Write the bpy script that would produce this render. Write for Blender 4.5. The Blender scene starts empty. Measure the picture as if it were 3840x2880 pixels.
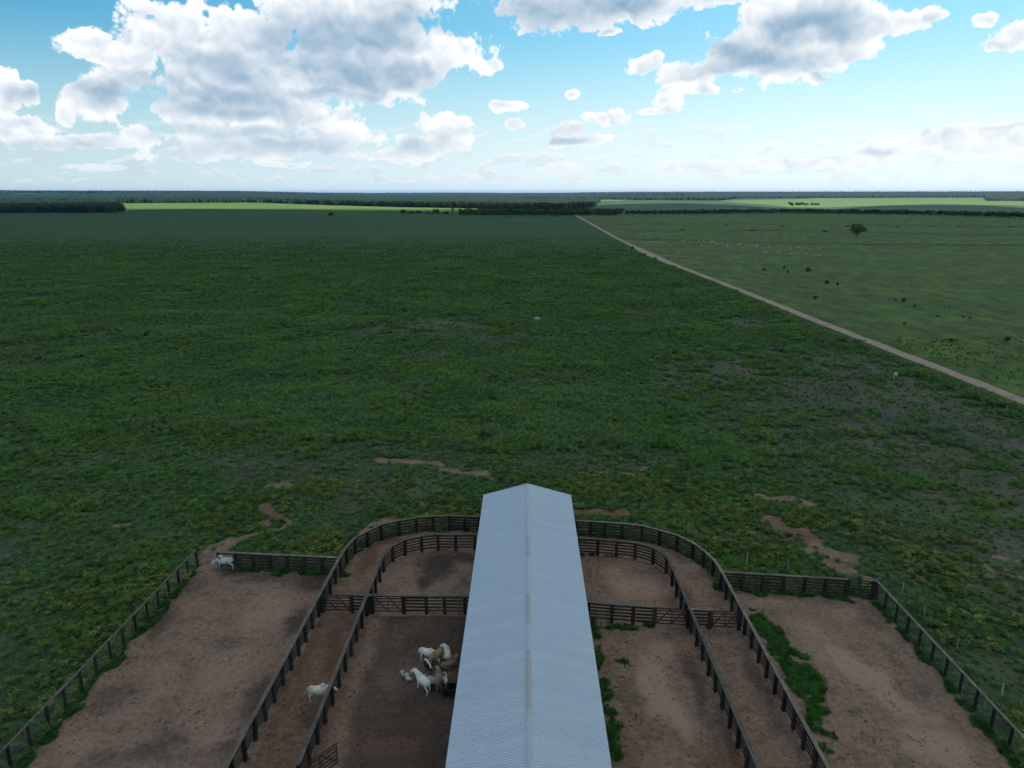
import bpy, bmesh, math, random
import numpy as np
from mathutils import Vector, Matrix

random.seed(7)
rng = np.random.default_rng(11)
S = bpy.context.scene
C = S.collection
R = math.radians

# ------------------------------------------------------------------ camera
CAM_H = 40.0
PITCH = R(15.03)
FPX = 2667.0                       # focal length in pixels of the 3840 wide photograph
cam_d = bpy.data.cameras.new("camera")
cam = bpy.data.objects.new("camera", cam_d); C.objects.link(cam)
cam.location = (0, 0, CAM_H); cam.rotation_euler = (R(90) - PITCH, 0, 0)
cam_d.sensor_width = 36.0; cam_d.lens = 36.0 * FPX / 3840.0
cam_d.clip_start = 0.5; cam_d.clip_end = 80000.0
S.camera = cam
S.render.resolution_x = 1024; S.render.resolution_y = 768

# ------------------------------------------------------------------ light and exposure
SUN_EL, SUN_AZ = R(52), R(38)      # azimuth clockwise from +Y
SUN_STRENGTH = 4.0
SKY_STRENGTH = 0.10
EXPOSURE = 0.0
S.view_settings.view_transform = 'Standard'
S.view_settings.look = 'None'
S.view_settings.exposure = EXPOSURE
S.view_settings.gamma = 1.0
S.view_settings.use_curve_mapping = False
sun_dir = Vector((math.sin(SUN_AZ) * math.cos(SUN_EL), math.cos(SUN_AZ) * math.cos(SUN_EL), math.sin(SUN_EL)))
sd = bpy.data.lights.new("sun", 'SUN'); sd.energy = SUN_STRENGTH; sd.angle = R(0.5); sd.color = (1.0, 0.95, 0.86)
sun = bpy.data.objects.new("sun", sd); C.objects.link(sun)
sun.rotation_euler = sun_dir.to_track_quat('Z', 'Y').to_euler()
sun.location = (0, 0, 60)

S.cycles.use_denoising = True
S.cycles.denoiser = 'OPENIMAGEDENOISE'
S.cycles.denoising_prefilter = 'NONE'
S.cycles.denoising_input_passes = 'RGB_ALBEDO_NORMAL'
S.cycles.max_bounces = 8
S.cycles.diffuse_bounces = 4
S.cycles.volume_bounces = 0
S.cycles.sample_clamp_indirect = 6.0


def at(u, v, z=0.0):
    """point at height z seen at pixel (u, v) of the 3840 x 2880 photograph"""
    x = (u - 1920) / FPX; y = -(v - 1440) / FPX
    dx, dy, dz = x, math.cos(PITCH) + y * math.sin(PITCH), -math.sin(PITCH) + y * math.cos(PITCH)
    t = (z - CAM_H) / dz
    return dx * t, dy * t


def az_el(u, v):
    x = (u - 1920) / FPX; y = -(v - 1440) / FPX
    d = Vector((x, math.cos(PITCH) + y * math.sin(PITCH), -math.sin(PITCH) + y * math.cos(PITCH))).normalized()
    return math.atan2(d.x, d.y), math.asin(d.z)


# ------------------------------------------------------------------ node helper
class NT:
    def __init__(s, tree): s.t = tree; s.n = tree.nodes; s.l = tree.links
    def new(s, typ, **kw):
        n = s.n.new(typ)
        for k, v in kw.items(): setattr(n, k, v)
        return n
    def put(s, sock, v):
        if isinstance(v, bpy.types.NodeSocket): s.l.new(v, sock)
        elif v is not None: sock.default_value = v
    def m(s, op, a, b=None, c=None, clamp=False):
        n = s.new('ShaderNodeMath', operation=op, use_clamp=clamp)
        s.put(n.inputs[0], a); s.put(n.inputs[1], b); s.put(n.inputs[2], c)
        return n.outputs[0]
    def vm(s, op, a, b=None):
        n = s.new('ShaderNodeVectorMath', operation=op)
        s.put(n.inputs[0], a)
        if b is not None: s.put(n.inputs[3 if op == 'SCALE' else 1], b)
        return n.outputs['Value'] if op in ('LENGTH', 'DOT_PRODUCT', 'DISTANCE') else n.outputs['Vector']
    def noise(s, vec, scale, detail=4, rough=0.55, dist=0.0, dim='3D'):
        n = s.new('ShaderNodeTexNoise', noise_dimensions=dim)
        s.put(n.inputs['Vector'], vec); s.put(n.inputs['Scale'], scale); s.put(n.inputs['Detail'], detail)
        s.put(n.inputs['Roughness'], rough); s.put(n.inputs['Distortion'], dist)
        return n.outputs['Fac']
    def mix(s, f, a, b):
        n = s.new('ShaderNodeMix', data_type='RGBA')
        s.put(n.inputs[0], f); s.put(n.inputs[6], a); s.put(n.inputs[7], b)
        return n.outputs[2]
    def mulc(s, a, b, f=1.0):
        n = s.new('ShaderNodeMix', data_type='RGBA', blend_type='MULTIPLY')
        s.put(n.inputs[0], f); s.put(n.inputs[6], a); s.put(n.inputs[7], b)
        return n.outputs[2]
    def rng(s, v, a, b, c=0.0, d=1.0, smooth=True):
        n = s.new('ShaderNodeMapRange', interpolation_type='SMOOTHSTEP' if smooth else 'LINEAR', clamp=True)
        s.put(n.inputs[0], v)
        for i, q in enumerate((a, b, c, d)): s.put(n.inputs[1 + i], q)
        return n.outputs[0]
    def xyz(s, x, y, z):
        n = s.new('ShaderNodeCombineXYZ')
        for i, q in enumerate((x, y, z)): s.put(n.inputs[i], q)
        return n.outputs[0]
    def sep(s, v):
        n = s.new('ShaderNodeSeparateXYZ'); s.put(n.inputs[0], v); return n.outputs


def col(r, g, b): return (r, g, b, 1.0)


# ------------------------------------------------------------------ world: Nishita sky with cumulus
W = bpy.data.worlds.new("World"); S.world = W; W.use_nodes = True
W.cycles.sampling_method = 'MANUAL'; W.cycles.sample_map_resolution = 512
w = NT(W.node_tree); w.n.clear()
sky = w.new('ShaderNodeTexSky', sky_type='NISHITA')
sky.sun_disc = False; sky.sun_elevation = SUN_EL; sky.sun_rotation = SUN_AZ
sky.altitude = 300; sky.air_density = 1.0; sky.dust_density = 1.6; sky.ozone_density = 2.5

tc = w.new('ShaderNodeTexCoord')
dvec = tc.outputs['Generated']
dx, dy, dz = w.sep(dvec)[:3]
AZ = w.m('ARCTAN2', dx, dy)
EL = w.m('ARCSINE', dz)
PP = w.xyz(AZ, EL, 0.0)

# cumulus masses: centre and half size in photo pixels / 1.736
blobs = [
    (400, 95, 130, 80), (510, 75, 85, 62), (300, 120, 70, 55), (195, 92, 45, 32), (470, 180, 170, 55),
    (560, 245, 215, 45), (205, 205, 58, 42), (700, 300, 120, 42), (610, 305, 190, 34), (760, 40, 190, 90),
    (860, 110, 150, 85), (960, 105, 95, 52), (1045, 135, 42, 18), (770, 170, 180, 50), (680, 130, 120, 80),
    (0, 195, 34, 42), (70, 200, 26, 20), (50, 285, 62, 26), (180, 305, 80, 16), (60, 262, 40, 18), (140, 245, 14, 22),
    (320, 293, 42, 26), (400, 335, 90, 18), (965, 290, 62, 46), (905, 320, 60, 30), (830, 335, 70, 16),
    (1240, 12, 175, 48), (1360, 10, 110, 34), (1385, 45, 28, 20), (1530, -6, 80, 22), (1310, 72, 26, 8),
    (1590, 105, 95, 50), (1700, 60, 110, 70), (1790, 40, 80, 50), (1700, 130, 95, 45), (1820, 75, 70, 45),
    (1910, 52, 90, 22), (2000, 42, 32, 10), (1480, 165, 60, 38), (1385, 138, 32, 18), (1415, 125, 14, 18),
    (1450, 205, 36, 28), (1430, 240, 44, 8), (1520, 190, 40, 12), (1760, 170, 30, 14),
    (1240, 200, 22, 12), (1095, 230, 38, 12), (1110, 270, 15, 11), (1310, 262, 56, 24), (1230, 285, 50, 22),
    (1255, 303, 85, 13), (2125, 40, 20, 14), (2195, 72, 38, 26), (2155, 92, 28, 10), (1602, 192, 12, 5),
    (1905, 318, 55, 18), (2030, 305, 90, 26), (2150, 300, 80, 26), (2150, 277, 70, 6), (1780, 350, 200, 12),
    (1500, 362, 110, 14), (1455, 355, 16, 12), (1205, 360, 45, 14), (980, 380, 60, 8), (1120, 385, 60, 6), (630, 352, 60, 7), (200, 362, 70, 6),
]
def n2d(vec, scale, detail, rough=0.55, color=False):
    n = w.new('ShaderNodeTexNoise', noise_dimensions='2D')
    w.put(n.inputs['Vector'], vec); n.inputs['Scale'].default_value = scale; n.inputs['Detail'].default_value = detail; n.inputs['Roughness'].default_value = rough
    return n.outputs['Color' if color else 'Fac']


wob_c = n2d(PP, 14, 3, 0.5, True)              # large scale wobble of the outlines
P1 = w.vm('ADD', PP, w.vm('MULTIPLY', w.vm('SUBTRACT', wob_c, (0.5, 0.5, 0.5)), (0.026, 0.018, 0.0)))


def blob_field(Pq, lst, grow, soft):
    acc = None; k = 1.0 / 1590.0
    for (cx, cy, rx, ry) in lst:
        a, e = az_el(cx * 1.736, cy * 1.736)
        L = w.vm('LENGTH', w.vm('MULTIPLY', w.vm('SUBTRACT', Pq, (a, e, 0.0)), (1 / (rx * k * grow), 1 / (ry * k * grow), 0.0)))
        acc = L if acc is None else w.m('SMOOTH_MIN', acc, L, soft)
    return acc


acc = blob_field(P1, blobs, 1.03, 0.18)
# generic clouds outside the photographed sector
side = w.rng(w.m('ABSOLUTE', AZ), 0.68, 0.82)
gen = n2d(w.vm('MULTIPLY', PP, (1.0, 2.2, 1.0)), 3.2, 3, 0.5)
genL = w.m('ADD', w.m('MULTIPLY', w.m('SUBTRACT', 0.56, gen), 6.0), 1.0)
acc = w.m('MINIMUM', acc, w.m('ADD', genL, w.m('MULTIPLY', w.m('SUBTRACT', 1.0, side), 4.0)))
base = w.m('SUBTRACT', 1.0, acc)


def puffs(Pq, scale, amp):
    """rounded billows: 1 - d^2 round scattered centres"""
    vo = w.new('ShaderNodeTexVoronoi', feature='F1', voronoi_dimensions='2D')
    w.put(vo.inputs['Vector'], Pq); vo.inputs['Scale'].default_value = scale
    d = vo.outputs['Distance']
    return w.m('MULTIPLY', w.m('SUBTRACT', 0.72, w.m('MULTIPLY', d, w.m('MULTIPLY', d, 1.6))), amp)


def field(off, depth=3):
    Pq = w.vm('ADD', PP, (off[0], off[1], 0.0)) if off != (0, 0) else PP
    Pq = w.vm('ADD', w.vm('MULTIPLY', Pq, (1.0, 1.15, 1.0)), w.vm('MULTIPLY', wob_c, (0.045, 0.045, 0.0)))
    d = base
    for sc_, am_ in ((17, 0.40), (40, 0.22), (100, 0.07))[:depth]:
        d = w.m('ADD', d, puffs(Pq, sc_, am_))
    return d


DS = field((0, 0))
soft = n2d(w.vm('MULTIPLY', PP, (1.0, 1.2, 1.0)), 24, 3, 0.5)
fuzz = w.m('MULTIPLY', w.m('SUBTRACT', n2d(w.vm('ADD', PP, (1.1, 4.7, 0.0)), 90, 6, 0.62), 0.5), 0.85)
D0 = w.m('ADD', w.m('ADD', w.m('SUBTRACT', DS, 0.26), w.m('MULTIPLY', w.m('SUBTRACT', soft, 0.5), 0.75)), fuzz)
D1 = field((0.0015, 0.0085))
D2 = field((0.006, 0.030), 2)
mask = w.rng(D0, 0.0, 0.24)
# thick grey parts and flat bases of the cumulus
greys = [(430, 212, 160, 20), (470, 238, 110, 14), (340, 180, 50, 20), (640, 105, 75, 60), (740, 120, 110, 60), (800, 165, 150, 34), (860, 60, 60, 40), (720, 205, 110, 12),
         (600, 318, 150, 16), (520, 285, 120, 10), (230, 195, 60, 22), (1190, 25, 130, 34), (1310, 8, 130, 28), (1640, 130, 120, 22), (1720, 65, 60, 34), (1800, 50, 60, 30), (1560, 110, 50, 20),
         (1560, 150, 60, 14), (60, 205, 30, 14), (110, 318, 90, 8), (900, 318, 50, 16), (1225, 308, 60, 8), (1905, 325, 40, 8), (500, 150, 90, 30)]
Pw = w.vm('ADD', PP, w.vm('MULTIPLY', w.vm('SUBTRACT', n2d(PP, 22, 4, 0.5, True), (0.5, 0.5, 0.5)), (0.034, 0.018, 0.0)))
gacc = blob_field(Pw, greys, 1.2, 0.3)
grey = w.m('MULTIPLY', w.rng(gacc, 0.25, 1.55, 1.0, 0.0), w.rng(soft, 0.3, 0.6, 0.75, 1.0))
edge = w.m('SUBTRACT', DS, D1)                 # faces the sun
lit = w.m('ADD', 0.93, w.m('MULTIPLY', w.m('MULTIPLY', edge, w.m('SUBTRACT', 1.0, w.m('MULTIPLY', grey, 0.65))), 1.15))
lit = w.m('SUBTRACT', lit, w.m('MULTIPLY', w.rng(w.m('ADD', D2, w.m('MULTIPLY', soft, 0.4)), 0.40, 1.35), 0.20))
lit = w.m('SUBTRACT', lit, w.m('MULTIPLY', grey, 0.56))
thin = w.rng(D0, 0.02, 0.45, 0.12, 0.0)          # bright translucent rims
lit = w.m('ADD', lit, thin, clamp=True)
far = w.rng(EL, 0.0, 0.13, 1.0, 0.0)
SK = sky.outputs[0]
shade = w.mix(lit, col(2.1, 3.9, 5.7), col(10.4, 10.6, 10.8))
SKYC = w.mulc(SK, col(0.42, 1.14, 1.24))
glare = w.rng(AZ, -0.75, 0.65)
pale = w.mix(glare, col(6.4, 8.1, 8.9), col(9.2, 10.9, 11.2))
vf = w.m('ADD', w.rng(EL, 0.0, 0.22, 0.95, 0.0), w.m('MULTIPLY', glare, 0.22), clamp=True)
SKYC = w.mix(vf, SKYC, pale)
shade = w.mix(w.m('MULTIPLY', far, 0.55), shade, w.mix(glare, col(7.4, 8.6, 9.3), col(9.6, 10.3, 10.5)))
amt = w.m('MULTIPLY', mask, w.rng(EL, 0.0, 0.05, 0.35, 1.0))
# low rows of small far cumulus
lown = n2d(w.vm('MULTIPLY', w.vm('ADD', PP, (2.3, 0.9, 0.0)), (1.0, 3.2, 1.0)), 20, 6, 0.6)
lowm = w.m('MULTIPLY', w.rng(lown, 0.50, 0.60), w.m('MULTIPLY', w.rng(EL, 0.004, 0.018), w.rng(EL, 0.06, 0.10, 1.0, 0.0)))
lows = w.rng(n2d(w.vm('MULTIPLY', w.vm('ADD', PP, (2.3, 0.905, 0.0)), (1.0, 3.2, 1.0)), 20, 3, 0.6), 0.45, 0.62, 0.0, 1.0)
lowc = w.mix(lows, w.mix(glare, col(8.2, 9.0, 9.4), col(10.2, 10.5, 10.6)), w.mix(glare, col(6.0, 7.3, 8.2), col(8.6, 9.6, 10.0)))
SKYC = w.mix(w.m('MULTIPLY', lowm, 0.7), SKYC, lowc)
CL = w.mix(amt, SKYC, shade)
# pale veil towards the horizon
bg = w.new('ShaderNodeBackground'); w.put(bg.inputs['Color'], CL); bg.inputs['Strength'].default_value = SKY_STRENGTH
wo = w.new('ShaderNodeOutputWorld'); w.put(wo.inputs['Surface'], bg.outputs[0])


# ------------------------------------------------------------------ numpy noise
_tab = np.random.default_rng(3).random((256, 256))


def vnoise(x, y, seed=0):
    x = np.asarray(x, float) + seed * 17.31; y = np.asarray(y, float) + seed * 9.77
    ix = np.floor(x).astype(int); iy = np.floor(y).astype(int)
    fx = x - ix; fy = y - iy
    fx = fx * fx * (3 - 2 * fx); fy = fy * fy * (3 - 2 * fy)
    a = _tab[ix & 255, iy & 255]; b = _tab[(ix + 1) & 255, iy & 255]
    c = _tab[ix & 255, (iy + 1) & 255]; d = _tab[(ix + 1) & 255, (iy + 1) & 255]
    return (a * (1 - fx) + b * fx) * (1 - fy) + (c * (1 - fx) + d * fx) * fy


def fbm(x, y, seed=0, octv=4):
    s = 0; amp = 0.5; tot = 0
    for o in range(octv):
        s = s + amp * vnoise(x * 2 ** o + o * 5.3, y * 2 ** o - o * 3.1, seed + o); tot += amp; amp *= 0.5
    return s / tot


def sstep(x, a, b):
    t = np.clip((x - a) / (b - a), 0, 1); return t * t * (3 - 2 * t)


def in_poly(x, y, poly):
    x = np.asarray(x, float); y = np.asarray(y, float)
    ins = np.zeros(x.shape, bool); n = len(poly)
    for i in range(n):
        x0, y0 = poly[i]; x1, y1 = poly[(i + 1) % n]
        if y0 == y1: continue
        c = ((y0 > y) != (y1 > y)) & (x < (x1 - x0) * (y - y0) / (y1 - y0) + x0)
        ins ^= c
    return ins


def line_dist(x, y, pts):
    d = np.full(np.shape(x), 1e9)
    for (x0, y0), (x1, y1) in zip(pts[:-1], pts[1:]):
        vx, vy = x1 - x0, y1 - y0; L = vx * vx + vy * vy + 1e-9
        t = np.clip(((x - x0) * vx + (y - y0) * vy) / L, 0, 1)
        d = np.minimum(d, np.hypot(x - x0 - t * vx, y - y0 - t * vy))
    return d


# ------------------------------------------------------------------ object helpers
def tag(o, label=None, cat=None, group=None, kind=None):
    if label: o['label'] = label
    if cat: o['category'] = cat
    if group: o['group'] = group
    if kind: o['kind'] = kind
    return o


def mesh_obj(name, verts, faces, mats, parent=None, smooth=False, midx=None):
    me = bpy.data.meshes.new(name)
    me.from_pydata([tuple(v) for v in verts], [], [tuple(f) for f in faces])
    for m_ in (mats if isinstance(mats, (list, tuple)) else [mats]): me.materials.append(m_)
    if midx is not None: me.polygons.foreach_set('material_index', midx)
    if smooth: me.polygons.foreach_set('use_smooth', [True] * len(me.polygons))
    me.update()
    o = bpy.data.objects.new(name, me); C.objects.link(o)
    if parent: o.parent = parent
    return o


def quad_mesh(name, V, Q, mat):
    """fast all-quad (or all-tri) mesh from numpy arrays"""
    me = bpy.data.meshes.new(name)
    n, k = Q.shape
    me.vertices.add(len(V)); me.vertices.foreach_set('co', np.asarray(V, np.float32).ravel())
    me.loops.add(n * k); me.loops.foreach_set('vertex_index', Q.astype(np.int32).ravel())
    me.polygons.add(n)
    me.polygons.foreach_set('loop_start', np.arange(0, n * k, k, dtype=np.int32))
    me.polygons.foreach_set('loop_total', np.full(n, k, np.int32))
    me.materials.append(mat)
    me.update(calc_edges=True); me.validate()
    return me


class MB:
    """collects solid shapes for ONE mesh object"""
    def __init__(s): s.v = []; s.f = []; s.mi = []
    def add(s, vs, fs, mi=0):
        b = len(s.v); s.v += [tuple(v) for v in vs]; s.f += [tuple(i + b for i in f) for f in fs]; s.mi += [mi] * len(fs)
    def box(s, c, size, rz=0.0, mi=0, taper=1.0):
        hx, hy, hz = [q / 2 for q in size]; ca, sa = math.cos(rz), math.sin(rz); vs = []
        for z, t in ((-hz, 1.0), (hz, taper)):
            for x, y in ((-hx, -hy), (hx, -hy), (hx, hy), (-hx, hy)):
                x *= t; y *= t
                vs.append((c[0] + x * ca - y * sa, c[1] + x * sa + y * ca, c[2] + z))
        s.add(vs, [(0, 3, 2, 1), (4, 5, 6, 7), (0, 1, 5, 4), (1, 2, 6, 5), (2, 3, 7, 6), (3, 0, 4, 7)], mi)
    def beam(s, a, b, wd, ht, mi=0):
        """rectangular bar from a to b, wd across, ht in height"""
        a = Vector(a); b = Vector(b); d = (b - a).normalized()
        up = Vector((0, 0, 1)) if abs(d.z) < 0.99 else Vector((0, 1, 0))
        sd_ = d.cross(up).normalized(); up = sd_.cross(d).normalized()
        vs = []
        for p in (a, b):
            for i, j in ((-1, -1), (1, -1), (1, 1), (-1, 1)): vs.append(p + sd_ * (i * wd / 2) + up * (j * ht / 2))
        s.add(vs, [(0, 1, 2, 3), (7, 6, 5, 4), (0, 4, 5, 1), (1, 5, 6, 2), (2, 6, 7, 3), (3, 7, 4, 0)], mi)
    def tube(s, a, b, r0, r1=None, n=8, mi=0):
        r1 = r0 if r1 is None else r1
        a = Vector(a); b = Vector(b); d = (b - a).normalized()
        up = Vector((0, 0, 1)) if abs(d.z) < 0.99 else Vector((1, 0, 0))
        u = d.cross(up).normalized(); v = u.cross(d)
        vs = []
        for p, r in ((a, r0), (b, r1)):
            for i in range(n):
                t = 2 * math.pi * i / n; vs.append(p + u * (math.cos(t) * r) + v * (math.sin(t) * r))
        fs = [(i, (i + 1) % n, n + (i + 1) % n, n + i) for i in range(n)]
        fs += [tuple(range(n - 1, -1, -1)), tuple(range(n, 2 * n))]
        s.add(vs, fs, mi)
    def build(s, name, mats, parent=None, smooth=False):
        o = mesh_obj(name, s.v, s.f, mats, parent, smooth, s.mi)
        return o


def empty(name, loc, rz=0.0):
    o = bpy.data.objects.new(name, None); C.objects.link(o)
    o.location = loc; o.rotation_euler = (0, 0, rz); o.empty_display_size = 0.5
    return o


def local(parent, p): return (p[0] - parent.location.x, p[1] - parent.location.y, p[2] - parent.location.z)


# ------------------------------------------------------------------ materials
def base_mat(name, rough=0.9):
    m_ = bpy.data.materials.new(name); m_.use_nodes = True
    n = NT(m_.node_tree)
    b = n.n['Principled BSDF']; b.inputs['Roughness'].default_value = rough
    b.inputs['Specular IOR Level'].default_value = 0.2
    return m_, n, b


def geo_pos(n): return n.new('ShaderNodeNewGeometry').outputs['Position']


def bump(n, b, h, strength=0.5, dist=0.1):
    bp = n.new('ShaderNodeBump'); bp.inputs['Strength'].default_value = strength; bp.inputs['Distance'].default_value = dist
    n.put(bp.inputs['Height'], h); n.put(b.inputs['Normal'], bp.outputs[0])


def attr(n, name):
    a = n.new('ShaderNodeAttribute'); a.attribute_name = name; return a.outputs['Fac']


def mat_ground():
    m_, n, b = base_mat("ground_cover", 0.95)
    p = geo_pos(n)
    big = n.noise(p, 0.018, 4, 0.55); mid = n.noise(p, 0.11, 5, 0.6); fin = n.noise(p, 0.9, 6, 0.65); tiny = n.noise(p, 5.0, 4, 0.6)
    # grassland as seen between and beyond the clumps
    g1 = n.mix(n.rng(mid, 0.35, 0.65), col(0.024, 0.078, 0.019), col(0.036, 0.100, 0.023))
    g1 = n.mix(n.rng(big, 0.40, 0.66), g1, col(0.030, 0.086, 0.030))
    g1 = n.mix(n.rng(n.noise(p, 0.05, 3, 0.5), 0.55, 0.75, 0, 0.5), g1, col(0.070, 0.098, 0.024))
    # clumps: shade between tufts painted in as dark gaps
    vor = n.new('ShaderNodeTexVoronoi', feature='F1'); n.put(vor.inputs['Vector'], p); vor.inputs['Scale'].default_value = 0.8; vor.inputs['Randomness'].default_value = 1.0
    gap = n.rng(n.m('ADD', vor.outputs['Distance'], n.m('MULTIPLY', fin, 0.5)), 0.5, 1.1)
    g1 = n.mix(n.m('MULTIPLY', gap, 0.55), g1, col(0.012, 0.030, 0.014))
    # bare grey soil showing through
    soil = n.mix(tiny, col(0.056, 0.053, 0.050), col(0.122, 0.112, 0.108))
    soil = n.mix(n.rng(n.noise(p, 2.0, 5, 0.7), 0.52, 0.62), soil, col(0.040, 0.085, 0.030))
    sparse = attr(n, 'sparse')
    sf = n.rng(n.m('ADD', n.m('ADD', sparse, n.m('MULTIPLY', n.m('SUBTRACT', mid, 0.5), 1.2)), n.m('MULTIPLY', n.m('SUBTRACT', n.noise(p, 1.3, 7, 0.7), 0.5), 3.0)), 0.35, 0.95)
    sf = n.m('MULTIPLY', sf, n.rng(sparse, 0.03, 0.30))
    g1 = n.mix(sf, g1, soil)
    streak = n.noise(n.vm('MULTIPLY', p, (0.3, 1.0, 1.0)), 0.045, 6, 0.65)
    far_s = n.noise(n.vm('MULTIPLY', p, (1.0, 0.28, 1.0)), 0.10, 4, 0.7)
    g1 = n.mulc(g1, n.mix(n.rng(far_s, 0.35, 0.65), col(0.84, 0.86, 0.84), col(1.20, 1.16, 1.12)))
    g1 = n.mix(n.rng(streak, 0.48, 0.66, 0, 0.55), g1, col(0.022, 0.062, 0.018))
    g1 = n.mix(n.rng(streak, 0.50, 0.36, 0, 0.35), g1, col(0.048, 0.115, 0.026))
    # short smooth pasture beyond the road
    gp = n.mix(n.rng(mid, 0.35, 0.7), col(0.064, 0.120, 0.028), col(0.090, 0.158, 0.033))
    gp = n.mix(n.rng(big, 0.45, 0.6, 0, 0.6), gp, col(0.046, 0.108, 0.034))
    gp = n.mix(n.rng(n.noise(p, 0.022, 6, 0.65), 0.47, 0.62, 0, 0.7), gp, col(0.072, 0.096, 0.034))
    gp = n.mulc(gp, n.mix(n.rng(n.noise(n.vm('MULTIPLY', p, (1.0, 0.4, 1.0)), 0.16, 6, 0.7), 0.35, 0.65), col(0.62, 0.64, 0.60), col(1.28, 1.25, 1.2)))
    st = n.noise(n.vm('MULTIPLY', p, (0.25, 1.0, 1.0)), 0.35, 5, 0.6)
    gp = n.mix(n.rng(st, 0.5, 0.75, 0, 0.7), gp, col(0.020, 0.050, 0.020))
    gp = n.mix(n.rng(n.noise(p, 0.07, 5, 0.6), 0.60, 0.70, 0, 0.6), gp, soil)
    g1 = n.mix(attr(n, 'pasture'), g1, gp)
    # trampled yard soil
    clod = n.noise(p, 2.4, 7, 0.72)
    tan = n.mix(n.rng(clod, 0.34, 0.66), col(0.160, 0.109, 0.086), col(0.275, 0.188, 0.148))
    tan = n.mix(n.rng(n.noise(p, 0.45, 7, 0.7), 0.46, 0.68, 0, 0.75), tan, n.mix(clod, col(0.070, 0.050, 0.038), col(0.150, 0.108, 0.085)))
    md = attr(n, 'mud')
    mf = n.rng(n.m('ADD', md, n.m('MULTIPLY', n.m('SUBTRACT', n.noise(p, 1.6, 6, 0.7), 0.5), 0.9)), 0.15, 0.95)
    tan = n.mix(mf, tan, n.mix(tiny, col(0.040, 0.031, 0.027), col(0.080, 0.062, 0.052)))
    rd = attr(n, 'red')
    rf = n.rng(n.m('ADD', rd, n.m('MULTIPLY', n.m('SUBTRACT', n.noise(p, 0.8, 5, 0.6), 0.5), 0.8)), 0.2, 1.1)
    tan = n.mix(rf, tan, n.mix(fin, col(0.105, 0.052, 0.038), col(0.185, 0.095, 0.068)))
    wn = attr(n, 'worn')
    wf = n.rng(n.m('ADD', wn, n.m('MULTIPLY', n.m('SUBTRACT', n.noise(p, 0.9, 6, 0.65), 0.5), 1.0)), 0.25, 0.95)
    tan = n.mix(wf, tan, n.mix(clod, col(0.265, 0.176, 0.142), col(0.365, 0.255, 0.212)))
    # hoof marks: small dark dints crowding in the softer ground
    hv = n.new('ShaderNodeTexVoronoi', feature='F1'); n.put(hv.inputs['Vector'], p); hv.inputs['Scale'].default_value = 2.6
    hoof = n.m('MULTIPLY', n.rng(hv.outputs['Distance'], 0.18, 0.36, 1, 0), n.rng(n.noise(p, 0.5, 4, 0.6), 0.46, 0.62))
    tan = n.mulc(tan, n.mix(hoof, col(1, 1, 1), col(0.52, 0.50, 0.50)))
    # dung and stones
    v2 = n.new('ShaderNodeTexVoronoi', feature='F1'); n.put(v2.inputs['Vector'], p); v2.inputs['Scale'].default_value = 0.75
    rnd = n.sep(v2.outputs['Color'])[0]
    spot = n.m('MULTIPLY', n.rng(v2.outputs['Distance'], 0.05, 0.10, 1, 0), n.m('GREATER_THAN', rnd, 0.72))
    tan = n.mix(spot, tan, col(0.025, 0.018, 0.014))
    v3 = n.new('ShaderNodeTexVoronoi', feature='F1'); n.put(v3.inputs['Vector'], p); v3.inputs['Scale'].default_value = 0.9
    n.put(v3.inputs['Vector'], n.vm('ADD', p, (31.7, 12.2, 0)))
    rnd3 = n.sep(v3.outputs['Color'])[1]
    spot3 = n.m('MULTIPLY', n.rng(v3.outputs['Distance'], 0.05, 0.08, 1, 0), n.m('GREATER_THAN', rnd3, 0.90))
    tan = n.mix(spot3, tan, col(0.42, 0.38, 0.34))
    dm = attr(n, 'dirt')
    df = n.rng(n.m('ADD', dm, n.m('MULTIPLY', n.m('SUBTRACT', n.noise(p, 0.7, 7, 0.7), 0.5), 1.1)), 0.40, 0.60)
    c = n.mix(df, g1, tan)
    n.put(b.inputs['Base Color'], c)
    h = n.m('ADD', n.m('MULTIPLY', fin, 1.0), n.m('MULTIPLY', tiny, 0.25))
    h = n.m('SUBTRACT', h, n.m('MULTIPLY', gap, 0.6))
    h = n.m('SUBTRACT', h, n.m('MULTIPLY', hoof, 0.35))
    bump(n, b, h, 0.85, 0.35)
    return m_


def mat_soil(name, c0, c1, sc=1.0):
    m_, n, b = base_mat(name, 0.95)
    p = geo_pos(n)
    f = n.noise(p, 0.8 * sc, 6, 0.65)
    c = n.mix(n.rng(f, 0.3, 0.7), col(*c0), col(*c1))
    c = n.mix(n.rng(n.noise(p, 0.12 * sc, 4, 0.6), 0.5, 0.75, 0, 0.5), c, col(*[q * 0.6 for q in c0]))
    n.put(b.inputs['Base Color'], c)
    bump(n, b, f, 0.4, 0.15)
    return m_


def mat_field(name, c0, c1, c2):
    m_, n, b = base_mat(name, 0.95)
    p = geo_pos(n)
    f = n.noise(p, 0.006, 5, 0.6); f2 = n.noise(n.vm('MULTIPLY', p, (0.2, 1, 1)), 0.05, 4, 0.6)
    c = n.mix(n.rng(f, 0.35, 0.65), col(*c0), col(*c1))
    c = n.mix(n.rng(f2, 0.5, 0.75, 0, 0.6), c, col(*c2))
    n.put(b.inputs['Base Color'], c)
    return m_


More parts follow.
